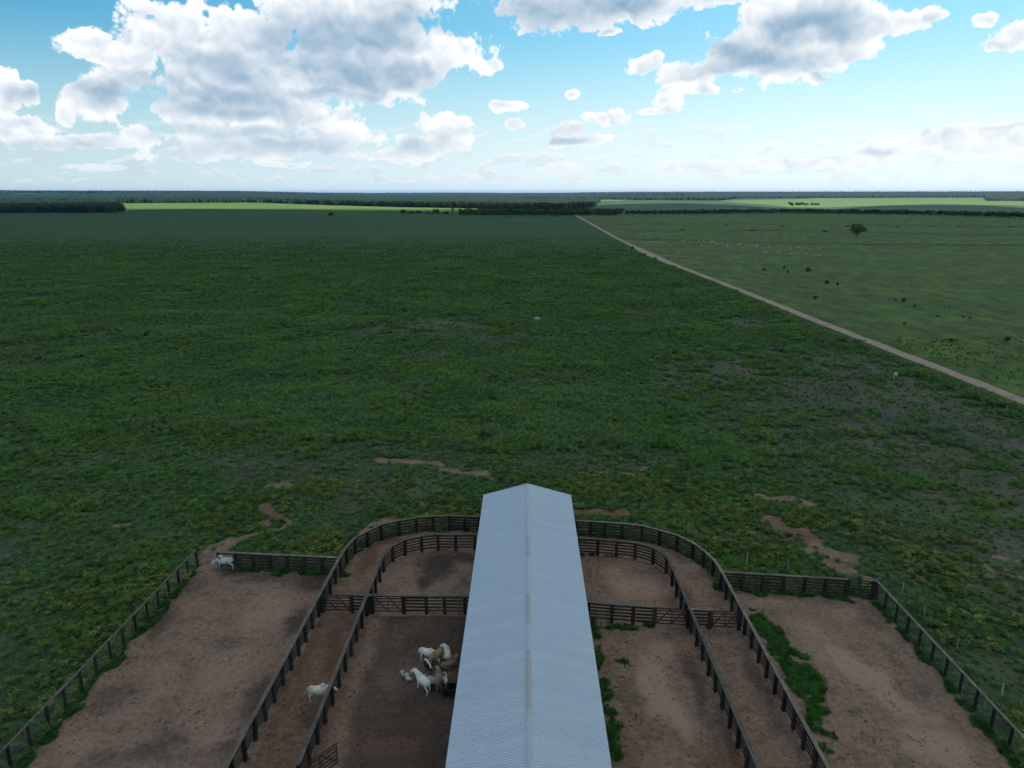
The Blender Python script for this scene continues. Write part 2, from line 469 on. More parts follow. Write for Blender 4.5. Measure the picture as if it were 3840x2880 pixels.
def mat_leaf(name, cols, rough=0.85, transl=0.25, nscale=0.06, hue_spread=1.0):
    """foliage: base tones drift over the land and from plant to plant"""
    m_, n, b = base_mat(name, rough)
    p = geo_pos(n)
    oi = n.new('ShaderNodeObjectInfo').outputs['Random']
    f = n.m('ADD', n.m('MULTIPLY', n.noise(p, nscale, 4, 0.6), 1.0), n.m('MULTIPLY', n.m('SUBTRACT', oi, 0.5), 0.5 * hue_spread))
    c = n.mix(n.rng(f, 0.25, 0.55), col(*cols[0]), col(*cols[1]))
    c = n.mix(n.rng(f, 0.55, 0.85), c, col(*cols[2]))
    c = n.mulc(c, n.mix(n.rng(n.noise(p, 1.3, 4, 0.65), 0.3, 0.7), col(0.45, 0.45, 0.45), col(1.55, 1.55, 1.55)))
    n.put(b.inputs['Base Color'], c)
    tr = n.new('ShaderNodeBsdfTranslucent'); n.put(tr.inputs['Color'], c)
    mx = n.new('ShaderNodeMixShader'); mx.inputs[0].default_value = transl
    n.l.new(b.outputs[0], mx.inputs[1]); n.l.new(tr.outputs[0], mx.inputs[2])
    n.l.new(mx.outputs[0], n.n['Material Output'].inputs['Surface'])
    return m_


def mat_wood(name, c0, c1, top=None):
    m_, n, b = base_mat(name, 0.85)
    tcn = n.new('ShaderNodeTexCoord'); p = geo_pos(n)
    f = n.noise(p, 2.5, 5, 0.7); f2 = n.noise(p, 0.4, 3, 0.6)
    c = n.mix(n.rng(f, 0.3, 0.7), col(*c0), col(*c1))
    c = n.mix(n.rng(f2, 0.5, 0.75, 0, 0.6), c, col(*(top or [q * 1.5 for q in c1])))
    oi = n.new('ShaderNodeObjectInfo').outputs['Random']
    c = n.mulc(c, n.mix(oi, col(0.65, 0.65, 0.66), col(1.5, 1.45, 1.38)))
    n.put(b.inputs['Base Color'], c); bump(n, b, f, 0.3, 0.02)
    return m_


def mat_plain(name, c, rough=0.7, metal=0.0, var=0.15):
    m_, n, b = base_mat(name, rough)
    p = geo_pos(n); f = n.noise(p, 3.0, 5, 0.6)
    n.put(b.inputs['Base Color'], n.mix(f, col(*[q * (1 - var) for q in c]), col(*[q * (1 + var) for q in c])))
    b.inputs['Metallic'].default_value = metal
    return m_


def mat_coat(name, c, spots=None, scale=2.2, thr=0.52, shade=None, stripe=False):
    m_, n, b = base_mat(name, 0.8)
    tcn = n.new('ShaderNodeTexCoord').outputs['Object']
    f = n.noise(tcn, 1.2, 3, 0.5)
    cc = n.mix(n.rng(f, 0.35, 0.7), col(*c), col(*(shade or [q * 0.72 for q in c])))
    if spots:
        cc = n.mix(n.rng(n.noise(tcn, scale, 2, 0.5), thr - 0.02, thr + 0.02), cc, col(*spots))
    if stripe:
        ox, oy, oz = n.sep(tcn)[:3]
        sm = n.m('MULTIPLY', n.m('LESS_THAN', n.m('ABSOLUTE', oy), 0.10), n.m('GREATER_THAN', oz, 1.08))
        cc = n.mix(sm, cc, col(0.62, 0.62, 0.60))
    n.put(b.inputs['Base Color'], cc)
    return m_


def mat_roof(name, sidedark=1.0):
    m_, n, b = base_mat(name, 0.42)
    p = geo_pos(n); x, y, z = n.sep(p)[:3]
    sheet = n.noise(n.xyz(0.0, y, 0.0), 0.9, 1, 0.5)                      # sheet to sheet tone
    band = n.noise(n.xyz(n.m('MULTIPLY', x, 0.12), n.m('MULTIPLY', y, 0.35), 0), 1.0, 4, 0.6)
    stain = n.noise(n.xyz(n.m('MULTIPLY', x, 0.5), n.m('MULTIPLY', y, 3.0), 0), 1.0, 5, 0.65)
    c = n.mix(n.rng(sheet, 0.3, 0.7), col(0.45, 0.545, 0.67), col(0.49, 0.58, 0.70))
    c = n.mix(n.rng(band, 0.4, 0.7, 0, 0.25), c, col(0.38, 0.49, 0.63))
    c = n.mix(n.rng(stain, 0.5, 0.8, 0, 0.45), c, col(0.31, 0.37, 0.45))
    n.put(b.inputs['Base Color'], c)
    b.inputs['Metallic'].default_value = 0.05
    b.inputs['Specular IOR Level'].default_value = 0.4
    return m_


M = {
    'ground': mat_ground(),
    'bank': mat_field("terrace_grass", (0.016, 0.042, 0.016), (0.024, 0.058, 0.020), (0.030, 0.060, 0.024)),
    'road': mat_soil("road_dirt", (0.26, 0.20, 0.165), (0.36, 0.29, 0.25)),
    'patch': mat_soil("patch_dirt", (0.20, 0.125, 0.09), (0.30, 0.20, 0.15)),
    'field_lush': mat_field("field_lush", (0.098, 0.180, 0.027), (0.140, 0.225, 0.036), (0.078, 0.158, 0.026)),
    'field_pale': mat_field("field_pale", (0.130, 0.210, 0.050), (0.165, 0.235, 0.070), (0.10, 0.185, 0.045)),
    'field_dull': mat_field("field_dull", (0.050, 0.105, 0.040), (0.066, 0.125, 0.050), (0.040, 0.085, 0.035)),
    'grass': mat_leaf("grass_blades", [(0.080, 0.185, 0.048), (0.110, 0.225, 0.052), (0.165, 0.255, 0.054)]),
    'grass_blue': mat_leaf("grass_greyish", [(0.092, 0.185, 0.084), (0.115, 0.215, 0.092), (0.128, 0.225, 0.066)]),
    'lawn': mat_leaf("short_grass", [(0.024, 0.092, 0.018), (0.036, 0.120, 0.022), (0.056, 0.150, 0.026)]),
    'weed': mat_leaf("weed_leaves", [(0.080, 0.140, 0.034), (0.130, 0.185, 0.046), (0.215, 0.245, 0.070)], nscale=0.12),
    'crown': mat_leaf("tree_leaves", [(0.030, 0.070, 0.034), (0.052, 0.100, 0.042), (0.105, 0.145, 0.055)], nscale=0.02),
    'canopy': mat_leaf("canopy_leaves", [(0.014, 0.036, 0.020), (0.026, 0.056, 0.026), (0.060, 0.090, 0.034)], nscale=0.012),
    'bark': mat_wood("bark", (0.05, 0.04, 0.032), (0.10, 0.085, 0.07)),
    'post': mat_wood("corral_post", (0.012, 0.011, 0.011), (0.032, 0.028, 0.026)),
    'board': mat_wood("corral_board", (0.024, 0.021, 0.019), (0.062, 0.054, 0.047), (0.095, 0.084, 0.073)),
    'cap': mat_wood("corral_cap_rail", (0.070, 0.064, 0.058), (0.155, 0.142, 0.130), (0.22, 0.20, 0.185)),
    'gate': mat_wood("gate_board", (0.020, 0.019, 0.019), (0.050, 0.046, 0.043)),
    'wire': mat_plain("steel_cable", (0.16, 0.165, 0.165), 0.5, 0.6),
    'fpost': mat_wood("grey_stake", (0.16, 0.165, 0.15), (0.34, 0.34, 0.31)),
    'roof': mat_roof("roof_sheet"),
    'trim': mat_plain("roof_trim", (0.46, 0.54, 0.64), 0.4, 0.2, 0.05),
    'cap_grey': mat_plain("ridge_cap_grey", (0.37, 0.43, 0.51), 0.5, 0.2, 0.1),
    'cap_tan': mat_plain("ridge_cap_stained", (0.33, 0.365, 0.405), 0.55, 0.1, 0.2),
    'steel': mat_plain("steel_frame", (0.16, 0.16, 0.16), 0.6, 0.3),
    'container': mat_plain("black_container", (0.012, 0.012, 0.013), 0.5),
    'horn': mat_plain("horn", (0.20, 0.17, 0.13), 0.5),
    'dark': mat_plain("dark_hair", (0.03, 0.027, 0.025), 0.8),
}

# ------------------------------------------------------------------ the cloud whose shadow lies on the farm
# shadow outline on the ground, as (azimuth pixel, distance)
edge_tab = [(-600, 2400), (300, 2350), (460, 2330), (800, 2300), (1150, 2150), (1500, 2020), (1900, 1920), (2150, 2150),
            (2300, 2900), (2550, 3250), (2750, 2900), (2940, 2230), (3150, 2230), (3300, 2800), (3500, 3050), (3700, 3050), (3900, 2500), (4600, 2500)]
az_t = [math.atan((u - 1920) * math.cos(PITCH) / FPX) for u, _ in edge_tab]
ds_t = [d for _, d in edge_tab]
CLOUD_Z = 1150.0
shx, shy = sun_dir.x / sun_dir.z * CLOUD_Z, sun_dir.y / sun_dir.z * CLOUD_Z
NA, NR_ = 240, 26
V = []
for top in (0, 1):
    for j in range(NR_ + 1):
        s_ = j / NR_
        for i in range(NA):
            a = -math.pi + 2 * math.pi * i / NA
            fr = np.interp(a, az_t, ds_t) if abs(a) < 0.8 else 2500 - 500 * min(1, (abs(a) - 0.8))
            rr = fr * (1 + 0.035 * (fbm(np.array(a * 9), np.array(0.3), 5) * 2 - 1)) * s_
            x = rr * math.sin(a) + shx; y = rr * math.cos(a) + shy
            nz = float(fbm(np.array(x / 300.0), np.array(y / 300.0), 8, 5))
            if top: z = CLOUD_Z + (60 + 420 * nz) * math.sqrt(max(0, 1 - s_ ** 2.2)) + 2
            else: z = CLOUD_Z + 60 * (nz - 0.5) * (1 - s_)
            V.append((x, y, z))
F_ = []
off = (NR_ + 1) * NA
for j in range(NR_):
    for i in range(NA):
        a, b_, c_, d_ = j * NA + i, j * NA + (i + 1) % NA, (j + 1) * NA + (i + 1) % NA, (j + 1) * NA + i
        F_.append((a, d_, c_, b_)); F_.append((off + a, off + b_, off + c_, off + d_))
for i in range(NA):
    a, b_ = NR_ * NA + i, NR_ * NA + (i + 1) % NA
    F_.append((a, off + a, off + b_, b_))
mc = bpy.data.materials.new("cloud_vapour"); mc.use_nodes = True; nc = NT(mc.node_tree); nc.n.clear()
tl = nc.new('ShaderNodeBsdfTranslucent'); tl.inputs['Color'].default_value = (0.80, 0.79, 0.77, 1)
df_ = nc.new('ShaderNodeBsdfDiffuse'); df_.inputs['Color'].default_value = (0.8, 0.8, 0.8, 1)
mxs = nc.new('ShaderNodeMixShader'); mxs.inputs[0].default_value = 0.2
nc.l.new(tl.outputs[0], mxs.inputs[1]); nc.l.new(df_.outputs[0], mxs.inputs[2])
mo = nc.new('ShaderNodeOutputMaterial'); nc.l.new(mxs.outputs[0], mo.inputs['Surface'])
cl = mesh_obj("cloud", V, F_, mc, smooth=True)
tag(cl, "broad cumulus cloud overhead shading the corral and pasture", "cloud", kind='structure')

# ------------------------------------------------------------------ layout of the yards (metres)
def pts(lst, z=2.0): return [at(u, v, z) for u, v in lst]


outL = pts([(1274, 2088), (1298, 2053), (1331, 2017), (1377, 1993), (1428, 1967), (1496, 1952), (1561, 1940), (1624, 1935), (1686, 1933), (1743, 1936), (1797, 1937)])
inL = pts([(1436, 2082), (1472, 2047), (1518, 2024), (1580, 2009), (1642, 2003), (1708, 2004), (1781, 2004)])
outR = pts([(2159, 1952), (2215, 1955), (2268, 1958), (2335, 1963), (2409, 1971), (2475, 1988), (2540, 2007), (2600, 2036), (2640, 2065), (2677, 2099), (2706, 2142)])
inR = pts([(2169, 2018), (2243, 2022), (2313, 2028), (2383, 2035), (2451, 2055), (2501, 2087), (2523, 2133)])
# join the curves through the barn line
outC = outL + [(-2.0, 79.3), (0.0, 79.1), (2.0, 78.9), (4.0, 78.7), (5.8, 78.5)] + outR
inC = inL + [(-2.2, 74.6), (0.0, 74.5), (2.0, 74.3), (3.8, 74.1), (5.7, 73.95)] + inR


def straight(x0, y0, x1, y1, step=2.05):
    n = max(1, round(math.hypot(x1 - x0, y1 - y0) / step))
    return [(x0 + (x1 - x0) * i / n, y0 + (y1 - y0) * i / n) for i in range(n + 1)]


leftOut = straight(-19.75, 35.0, -18.6, 69.4) + outL[1:]
rightOut = outR + straight(21.8, 66.4, 21.6, 34.0)[1:]
leftIn = straight(-14.7, 40.5, -14.0, 69.8) + inL[1:]
rightIn = inR + straight(16.85, 66.9, 16.85, 34.0)[1:]
backL = straight(-32.2, 70.5, -18.75, 69.3)
backR = straight(21.9, 66.3, 34.2, 64.8)
sideL = straight(-34.9, 71.0, -36.3, 34.0)
sideR = straight(37.05, 64.5, 37.0, 34.0)

yard = [(-36.3, 20), (-35.0, 71.3), (-32.2, 70.5), (-18.7, 69.3)] + outL + outR + [(21.8, 66.3), (37.0, 64.4), (37.0, 20)]
road_px = [(2161, 809), (2235, 850), (2309, 892), (2387, 930), (2500, 983), (2708, 1062), (2951, 1160), (3177, 1250), (3472, 1362), (3840, 1507), (4300, 1690)]
road = [at(u, v) for u, v in road_px]

# dirt patches outside the yards: (u, v, ru, rv) in photo pixels on the ground
patches = [ (1000, 1905, 34, 18),
           (1040, 1930, 40, 16), (980, 1960, 30, 12), (1415, 1965, 36, 26), (1370, 2000, 30, 20), (1280, 2015, 20, 14), 
           (2900, 1955, 30, 24), (800, 2060, 46, 22), (770, 2100, 34, 26), (820, 2140, 90, 26), (450, 1975, 26, 5), (300, 1935, 22, 5), (640, 1930, 24, 6), (3000, 1880, 50, 8),
           (3180, 1290, 26, 8), (3350, 1365, 40, 6), (3560, 1415, 20, 6), (3810, 1550, 40, 7), (3680, 2150, 60, 9), (3760, 2100, 60, 8), (700, 1640, 40, 4), (2420, 1760, 60, 5), (2560, 1850, 40, 6)]
strokes = [([at(u, v) for u, v in pl], wd) for pl, wd in (
    ([(1425, 1727), (1500, 1728), (1600, 1736), (1655, 1752), (1710, 1770), (1780, 1780), (1850, 1792)], 1.0),
    ([(1020, 1822), (1080, 1812)], 1.2), ([(990, 1900), (1040, 1935), (1000, 1965)], 1.2), ([(1060, 1935), (1075, 1975), (930, 2020), (850, 2062)], 0.5),
    ([(860, 2050), (800, 2075), (770, 2120)], 1.6), ([(1480, 1955), (1420, 1968), (1370, 1998), (1325, 2030)], 1.3), ([(2170, 1918), (2260, 1916), (2330, 1925)], 1.0),
    ([(2895, 1945), (2905, 1980), (2960, 2010), (3020, 2035), (3060, 2065), (3120, 2100), (3180, 2140), (3240, 2175)], 1.5), ([(3000, 2005), (3050, 2060)], 2.0), ([(3120, 2085), (3200, 2110)], 1.5),
    ([(2860, 1868), (2960, 1868), (3040, 1890)], 0.9), ([(3640, 2120), (3760, 2150), (3850, 2180)], 0.7), ([(3700, 2080), (3850, 2110)], 0.7), ([(430, 1975), (500, 1965)], 0.5), ([(2250, 1770), (2420, 1778)], 0.5),
    ([(3150, 1282), (3190, 1298)], 0.9), ([(3320, 1352), (3390, 1378)], 0.9), ([(3745, 1530), (3860, 1572)], 0.9))]
patch_w = []
for (u, v, ru, rv) in patches:
    c_ = at(u, v); a_ = at(u + ru, v); b_ = at(u, v - rv)
    patch_w.append((c_[0], c_[1], abs(a_[0] - c_[0]), abs(b_[1] - c_[1])))


def blob(x, y, cx, cy, rx, ry, rot=0.0):
    ca, sa = math.cos(rot), math.sin(rot)
    dx_, dy_ = x - cx, y - cy
    return np.clip(1.35 - np.hypot((dx_ * ca + dy_ * sa) / rx, (-dx_ * sa + dy_ * ca) / ry), 0, 1)


def wob(x, y, amp=1.2, sc=0.25):
    return x + (fbm(x * sc, y * sc, 21) - 0.5) * 2 * amp, y + (fbm(x * sc, y * sc, 22) - 0.5) * 2 * amp


def dirt_mask(x, y):
    wx, wy = wob(x, y, 0.9, 0.55)
    d = in_poly(x, y, yard).astype(float)
    # grass kept along the fences
    for ln, wd in ((sideL, 1.0), (sideR, 1.0), (backR, 1.15), (backL, 1.0)):
        q = line_dist(wx, wy, ln)
        if ln is backR: keep = (wy < 66.4)
        d = np.where(q < wd, d * sstep(q, wd * 0.45, wd), d)
    # open gateway at the far left corner is bare
    d = np.maximum(d, blob(wx, wy, -33.2, 71.3, 1.6, 4.5))
    # grass tongues inside
    tg = (((x > 22.6) & (x < 32)) & in_poly(wx, wy, grass_tongue))
    d = np.where(tg, 0.0, d)
    for (cx, cy, rx, ry) in tufts_in: d = d * (1 - np.clip(blob(wx, wy, cx, cy, rx * 0.55, ry * 0.55) * 2, 0, 1))
    for ln in ([at(2222, 2330), at(2240, 2440), at(2250, 2500)], [at(2258, 2560), at(2275, 2660), at(2300, 2780), at(2312, 2860)]):
        rg = fbm(x * 1.1, y * 1.1, 39, 3); d = np.where(line_dist(wx, wy, ln) < 0.15 + 1.1 * (rg - 0.30), 0.0, d)
    d = np.where(in_poly(x, y, yard) & (d < 0.5) & (fbm(x * 1.3, y * 1.3, 33) > 0.60), 0.6, d)
    wx, wy = wob(x, y, 1.5, 0.45)
    for (cx, cy, rx, ry) in patch_w: d = np.maximum(d, blob(wx, wy, cx, cy, rx * 0.55, ry * 0.55) * 1.2)
    rag = fbm(x * 0.8, y * 0.8, 37, 4)
    for ln, wd in strokes:
        q = line_dist(wx, wy, ln)
        d = np.maximum(d, np.clip(1.15 - q / (wd * (0.35 + 1.5 * rag)), 0, 0.84) * (rag > 0.30))
    return d


grass_tongue = [at(u, v) for u, v in [(2810, 2280), (2850, 2285), (2900, 2330), (2940, 2370), (2960, 2400), (2975, 2440), (3030, 2470), (3020, 2500), (3050, 2530),
                                      (3080, 2560), (3080, 2600), (3080, 2640), (3105, 2665), (3085, 2690), (3110, 2760), (3060, 2740), (3020, 2680), (2990, 2620), (2940, 2540), (2900, 2460), (2870, 2400), (2850, 2370), (2810, 2325)]]
tufts_in = [at(2250, 2440) + (0.8, 3.4), at(2235, 2360) + (2.2, 0.8), at(2330, 2348) + (2.6, 0.7), at(2420, 2345) + (1.4, 0.6),
            at(2330, 2490) + (0.5, 0.5), at(2270, 2600) + (0.5, 2.0), at(2310, 2680) + (0.6, 0.8), at(2320, 2760) + (0.5, 2.0),
            at(2200, 2085) + (2.5, 0.5), at(2300, 2092) + (2.0, 0.5), at(2650, 2348) + (0.8, 0.3), at(2835, 2358) + (0.7, 0.5),
            at(3130, 2815) + (0.5, 0.5), at(3090, 2800) + (0.4, 0.8)]


def sparse_mask(x, y):
    """how much bare grey soil shows through the grass"""
    s_ = 0.12 + 0.92 * sstep(x, 14, 70) * sstep(y, 215, 130)
    s_ = s_ + 0.55 * sstep(-x, 15, 60) * sstep(y, 105, 78) + 0.35 * sstep(-x, 30, 80) * sstep(y, 150, 120) * (fbm(x * 0.03, y * 0.03, 31) > 0.5)
    s_ = s_ + 0.6 * sstep(fbm(x * 0.03, y * 0.04, 44), 0.52, 0.66) * sstep(y, 330, 200)
    s_ = s_ * sstep(y, 430, 300)
    rd = line_dist(x, y, road)
    return np.clip(s_, 0, 1.0) * sstep(rd, 4, 14)


def road_x(y):
    ys = [p[1] for p in road][::-1]; xs = [p[0] for p in road][::-1]
    return np.interp(y, ys, xs)


def pasture_mask(x, y):
    return sstep(x - road_x(y), 0.0, 4.0)


def mud_mask(x, y):
    wx, wy = wob(x, y, 1.5, 0.2)
    m_ = np.zeros(np.shape(x))
    B = lambda u, v, rx, ry, k=1.0: blob(wx, wy, *at(u, v), rx, ry) * k
    m_ = np.maximum(m_, B(1640, 2125, 2.4, 4.0)); m_ = np.maximum(m_, B(1600, 2190, 1.0, 2.5))                       # wet hollow in the left round pen
    m_ = np.maximum(m_, B(1720, 2090, 3.0, 1.6, 0.8))
    m_ = np.maximum(m_, sstep(x, -7.5, -3.2) * (y < 61.5) * sstep(-x, 4.0 - 12, 4.0) * 1.0)   # beside the shed, left
    m_ = np.maximum(m_, sstep(wx, -14.6, -12.2) * (wx < -3) * (y < 61.5) * (0.35 + 0.85 * fbm(x * 0.22, y * 0.22, 29, 3)))
    m_ = np.maximum(m_, B(1450, 2700, 2.4, 5.5, 0.85))
    m_ = np.maximum(m_, ((x > -19) & (x < -14.2) & (y < 61)) * 0.42)
    m_ = np.maximum(m_, B(1240, 2420, 1.2, 6.0, 0.7)); m_ = np.maximum(m_, B(1200, 2680, 1.0, 3.0, 0.8))
    for (u, v, rx, ry, k) in [(1180, 2170, 3.5, 2.2, .85), (980, 2160, 5, 1.3, .6), (700, 2200, 3, 3, .6), (1100, 2330, 2.0, 3, .8), (620, 2330, 1.6, 4, .7), (1000, 2600, 2.2, 4, .7),
                              (450, 2600, 3, 3, .6), (650, 2780, 4, 2.5, .7), (350, 2840, 3, 2, .5), (880, 2760, 2, 3, .6), (840, 2400, 2, 1.0, .5), (860, 2130, 3, 1.5, .8)]:
        m_ = np.maximum(m_, B(u, v, rx, ry, k))
    for (u, v, rx, ry, k) in [(2560, 2230, 1.2, 4, .6), (2720, 2180, 1.4, 5, .55), (2660, 2320, 1.0, 3, .5), (2620, 2560, 0.9, 8, .65), (2840, 2560, 1.0, 8, .6), (2750, 2780, .9, 5, .6),
                              (2640, 2140, 2, 2, .4), (3300, 2320, 3, 3, .5), (3450, 2560, 3, 3, .35), (3500, 2700, 2, 3, .4), (2450, 2730, 4, 2.5, .4), (2350, 2620, 1.5, 6, .4), (2540, 2440, 2, 1.5, .35)]:
        m_ = np.maximum(m_, B(u, v, rx, ry, k))
    m_ = np.maximum(m_, ((x > 16.9) & (x < 21.7) & (y < 60)) * 0.22)
    m_ = np.maximum(m_, ((x > -2.6) & (x < 6.6) & (y < 79.5)) * 1.0)
    return np.clip(m_, 0, 1)


def worn_mask(x, y):
    """pale dusty ground polished by hooves"""
    wx, wy = wob(x, y, 1.8, 0.22)
    m_ = np.zeros(np.shape(x))
    for (u, v, rx, ry, k, ro) in [(2480, 2560, 1.6, 5.5, 1.0, 0), (2540, 2650, 1.4, 3.5, 1.0, 0), (2420, 2200, 5, 3.0, .7, 0), (2300, 2150, 3, 2, .6, 0), (3080, 2400, 3.5, 6, .6, .3), (3220, 2480, 1.4, 5, 1.0, .35), (3350, 2600, 1.6, 5, 1.0, .4),
                                  (3500, 2780, 2.5, 3, .9, .4), (3160, 2300, 3, 2.5, .6, 0), (2900, 2250, 4, 1.5, .6, 0), (1450, 2170, 2, 4, .7, 0), (1000, 2280, 4, 5, .6, -.2), (860, 2500, 3, 6, .55, -.3), (560, 2560, 3, 6, .5, -.4),
                                  (760, 2740, 4, 3, .6, 0), (300, 2790, 2.5, 3, .6, 0), (2500, 2440, 2.5, 2, .7, 0), (2620, 2130, 2.5, 1.5, .6, 0), (2150, 2160, 2, 3, .5, 0), (1500, 2400, 1.5, 3, .3, 0)]:
        m_ = np.maximum(m_, blob(wx, wy, *at(u, v), rx, ry, ro) * k)
    return np.clip(m_, 0, 1)


def red_mask(x, y):
    wx, wy = wob(x, y, 1.5, 0.2)
    m_ = ((x > -19) & (x < -14.0) & (y < 66)) * 0.55
    m_ = np.maximum(m_, ((x > -14) & (x < -3) & (y < 61.5)) * 0.35)
    B = lambda u, v, rx, ry, k=1.0: blob(wx, wy, *at(u, v), rx, ry) * k
    for (u, v, rx, ry, k) in [(1390, 2090, 1.5, 6, 1.0), (1470, 2020, 2.5, 1.6, .9), (1290, 2320, 1.5, 2, .8), (1430, 2800, 4, 2, .7), (1400, 2440, 3, 4, .3), (2700, 2850, 3, 3, .7), (2330, 2840, 2, 4, .6),
                              (2950, 1965, 3, 3, .8), (3000, 2010, 4, 3, .8), (3140, 2110, 4, 3, .5), (1000, 1910, 4, 4, .8), (1040, 1930, 4, 4, .8), (2240, 1920, 6, 2, .8), (1060, 1820, 3, 3, .3), (2500, 2230, 1, 4, .7)]:
        m_ = np.maximum(m_, B(u, v, rx, ry, k))
    return np.clip(m_, 0, 1)


# ------------------------------------------------------------------ terrain sheet
ridge_px = [(-800, 712), (0, 716), (900, 717), (1150, 722), (1500, 731), (1900, 728), (2200, 722), (2400, 720), (4600, 719)]
ridge_az = np.array([math.atan((u - 1920) * math.cos(PITCH) / FPX) for u, _ in ridge_px])
ridge_h = np.array([40 + (724 - v) * 3.15 - 17 for _, v in ridge_px])


def terrain(x, y):
    r = np.hypot(x, y); a = np.arctan2(x, y)
    h = np.interp(a, ridge_az, ridge_h) * sstep(r, 4200, 9000)
    far2 = 34 + 16 * fbm(a * 9 + 3, r * 0.0 + 0.5, 3)
    h = h * (1 - sstep(r, 10000, 13000)) + far2 * sstep(r, 10000, 15500)
    h = h - 3.5 * sstep(r, 1350, 2000) * (1 - sstep(r, 2600, 4200))
    return h + 0.14 * (fbm(x * 0.12, y * 0.12, 9) - 0.5) * sstep(np.abs(y - 55) , 28, 60)


def axis(lo, hi, step, start, end, g_):
    a = list(np.arange(lo, hi + 1e-6, step))
    s_ = step; v = a[-1]
    while v < end: s_ *= g_; v += s_; a.append(v)
    s_ = step; v = a[0]; pre = []
    while v > start: s_ *= g_; v -= s_; pre.append(v)
    return np.array(pre[::-1] + a)


gx = axis(-46, 46, 0.42, -17000, 17000, 1.03)
gy = axis(36, 96, 0.42, -2500, 24000, 1.026)
XX, YY = np.meshgrid(gx, gy)
ZZ = terrain(XX, YY)
# shallow relief in the trampled soil
near = (np.abs(XX) < 60) & (YY > 20) & (YY < 110)
ZZ = ZZ + np.where(near, 0.10 * (fbm(XX * 0.9, YY * 0.9, 51) - 0.5) + 0.12 * (fbm(XX * 0.25, YY * 0.25, 52) - 0.5), 0)
GV = np.stack([XX.ravel(), YY.ravel(), ZZ.ravel()], 1)
ny, nx = XX.shape
idx = np.arange(ny * nx).reshape(ny, nx)
GQ = np.stack([idx[:-1, :-1].ravel(), idx[:-1, 1:].ravel(), idx[1:, 1:].ravel(), idx[1:, :-1].ravel()], 1)
gme = quad_mesh("ground", GV, GQ, M['ground'])
fx_, fy_ = XX.ravel(), YY.ravel()
for nm, fn in (('worn', worn_mask), ('dirt', dirt_mask), ('mud', mud_mask), ('red', red_mask), ('sparse', sparse_mask), ('pasture', pasture_mask)):
    at_ = gme.attributes.new(nm, 'FLOAT', 'POINT')
    sel = (np.hypot(fx_, fy_) < 1500) if nm in ('sparse', 'pasture') else ((np.abs(fx_) < 160) & (fy_ > 10) & (fy_ < 260))
    val = np.zeros(len(fx_), np.float32)
    val[sel] = fn(fx_[sel], fy_[sel])
    if nm == 'pasture': val[~sel] = (fx_[~sel] > 100)
    at_.data.foreach_set('value', val)
gme.polygons.foreach_set('use_smooth', np.ones(len(gme.polygons), bool))
ground = bpy.data.objects.new("ground", gme); C.objects.link(ground); tag(ground, kind='structure')


def ground_z(x, y):
    z = terrain(np.asarray(x, float), np.asarray(y, float))
    nr = (np.abs(x) < 60) & (np.asarray(y) > 20) & (np.asarray(y) < 110)
    return z + np.where(nr, 0.10 * (fbm(x * 0.9, y * 0.9, 51) - 0.5) + 0.12 * (fbm(x * 0.25, y * 0.25, 52) - 0.5), 0)


# ------------------------------------------------------------------ dirt road and tracks
def ribbon(name, line, width, mat, lift=0.03, rag=0.35, seed=1, wfun=None):
    P_ = []
    for (x0, y0), (x1, y1) in zip(line[:-1], line[1:]):
        L = math.hypot(x1 - x0, y1 - y0); n = max(2, int(L / max(0.8, 0.012 * math.hypot(x0, y0))))
        for i in range(n): P_.append((x0 + (x1 - x0) * i / n, y0 + (y1 - y0) * i / n))
    P_.append(line[-1]); P_ = np.array(P_)
    for _ in range(30): P_[1:-1] = 0.25 * P_[:-2] + 0.5 * P_[1:-1] + 0.25 * P_[2:]
    T = np.gradient(P_, axis=0); T /= np.linalg.norm(T, axis=1)[:, None] + 1e-9
    N_ = np.stack([T[:, 1], -T[:, 0]], 1)
    s_ = np.arange(len(P_)) * 0.37
    wl = width / 2 * (1 + rag * (fbm(s_, s_ * 0 + 0.5, seed, 5) - 0.5) * 2)
    wr = width / 2 * (1 + rag * (fbm(s_, s_ * 0 + 9.5, seed + 3, 5) - 0.5) * 2)
    if wfun is not None:
        k = wfun(P_[:, 0], P_[:, 1]); wl = wl * k; wr = wr * k
    cols_ = 5; V_ = []
    for c_ in range(cols_):
        f = c_ / (cols_ - 1)
        q = P_ - N_ * wl[:, None] * (1 - 2 * f if f < 0.5 else 0) + N_ * wr[:, None] * (2 * f - 1 if f > 0.5 else 0)
        dist = np.hypot(q[:, 0], q[:, 1])
        z = terrain(q[:, 0], q[:, 1]) + lift + dist * 0.00015 + (0.05 if 0 < c_ < 4 else -0.02)
        V_.append(np.stack([q[:, 0], q[:, 1], z], 1))
    V_ = np.concatenate(V_); n = len(P_)
    Q_ = []
    for c_ in range(cols_ - 1):
        a = np.arange(n - 1) + c_ * n
        Q_.append(np.stack([a, a + 1, a + n + 1, a + n], 1))
    me = quad_mesh(name, V_, np.concatenate(Q_), mat)
    o = bpy.data.objects.new(name, me); C.objects.link(o); return o


rd_o = ribbon("dirt_road", road, 3.7, M['road'], 0.09, 0.25, 2, lambda x, y: 1 + 1.0 * np.exp(-((y - 480) / 60) ** 2) + 0.4 * sstep(y, 600, 1200))
tag(rd_o, kind='structure')
for nm, pl, wd in (("side_track", [(2440, 955), (2530, 962), (2640, 968)], 3.0), ("side_track", [(2330, 935), (2355, 937), (2385, 938)], 4.0),
                   ("side_track", [(2330, 905), (2420, 905), (2500, 909)], 9.0)):
    tag(ribbon(nm, [at(u, v) for u, v in pl], wd, M['patch'], 0.05, 0.8, 7), kind='structure')


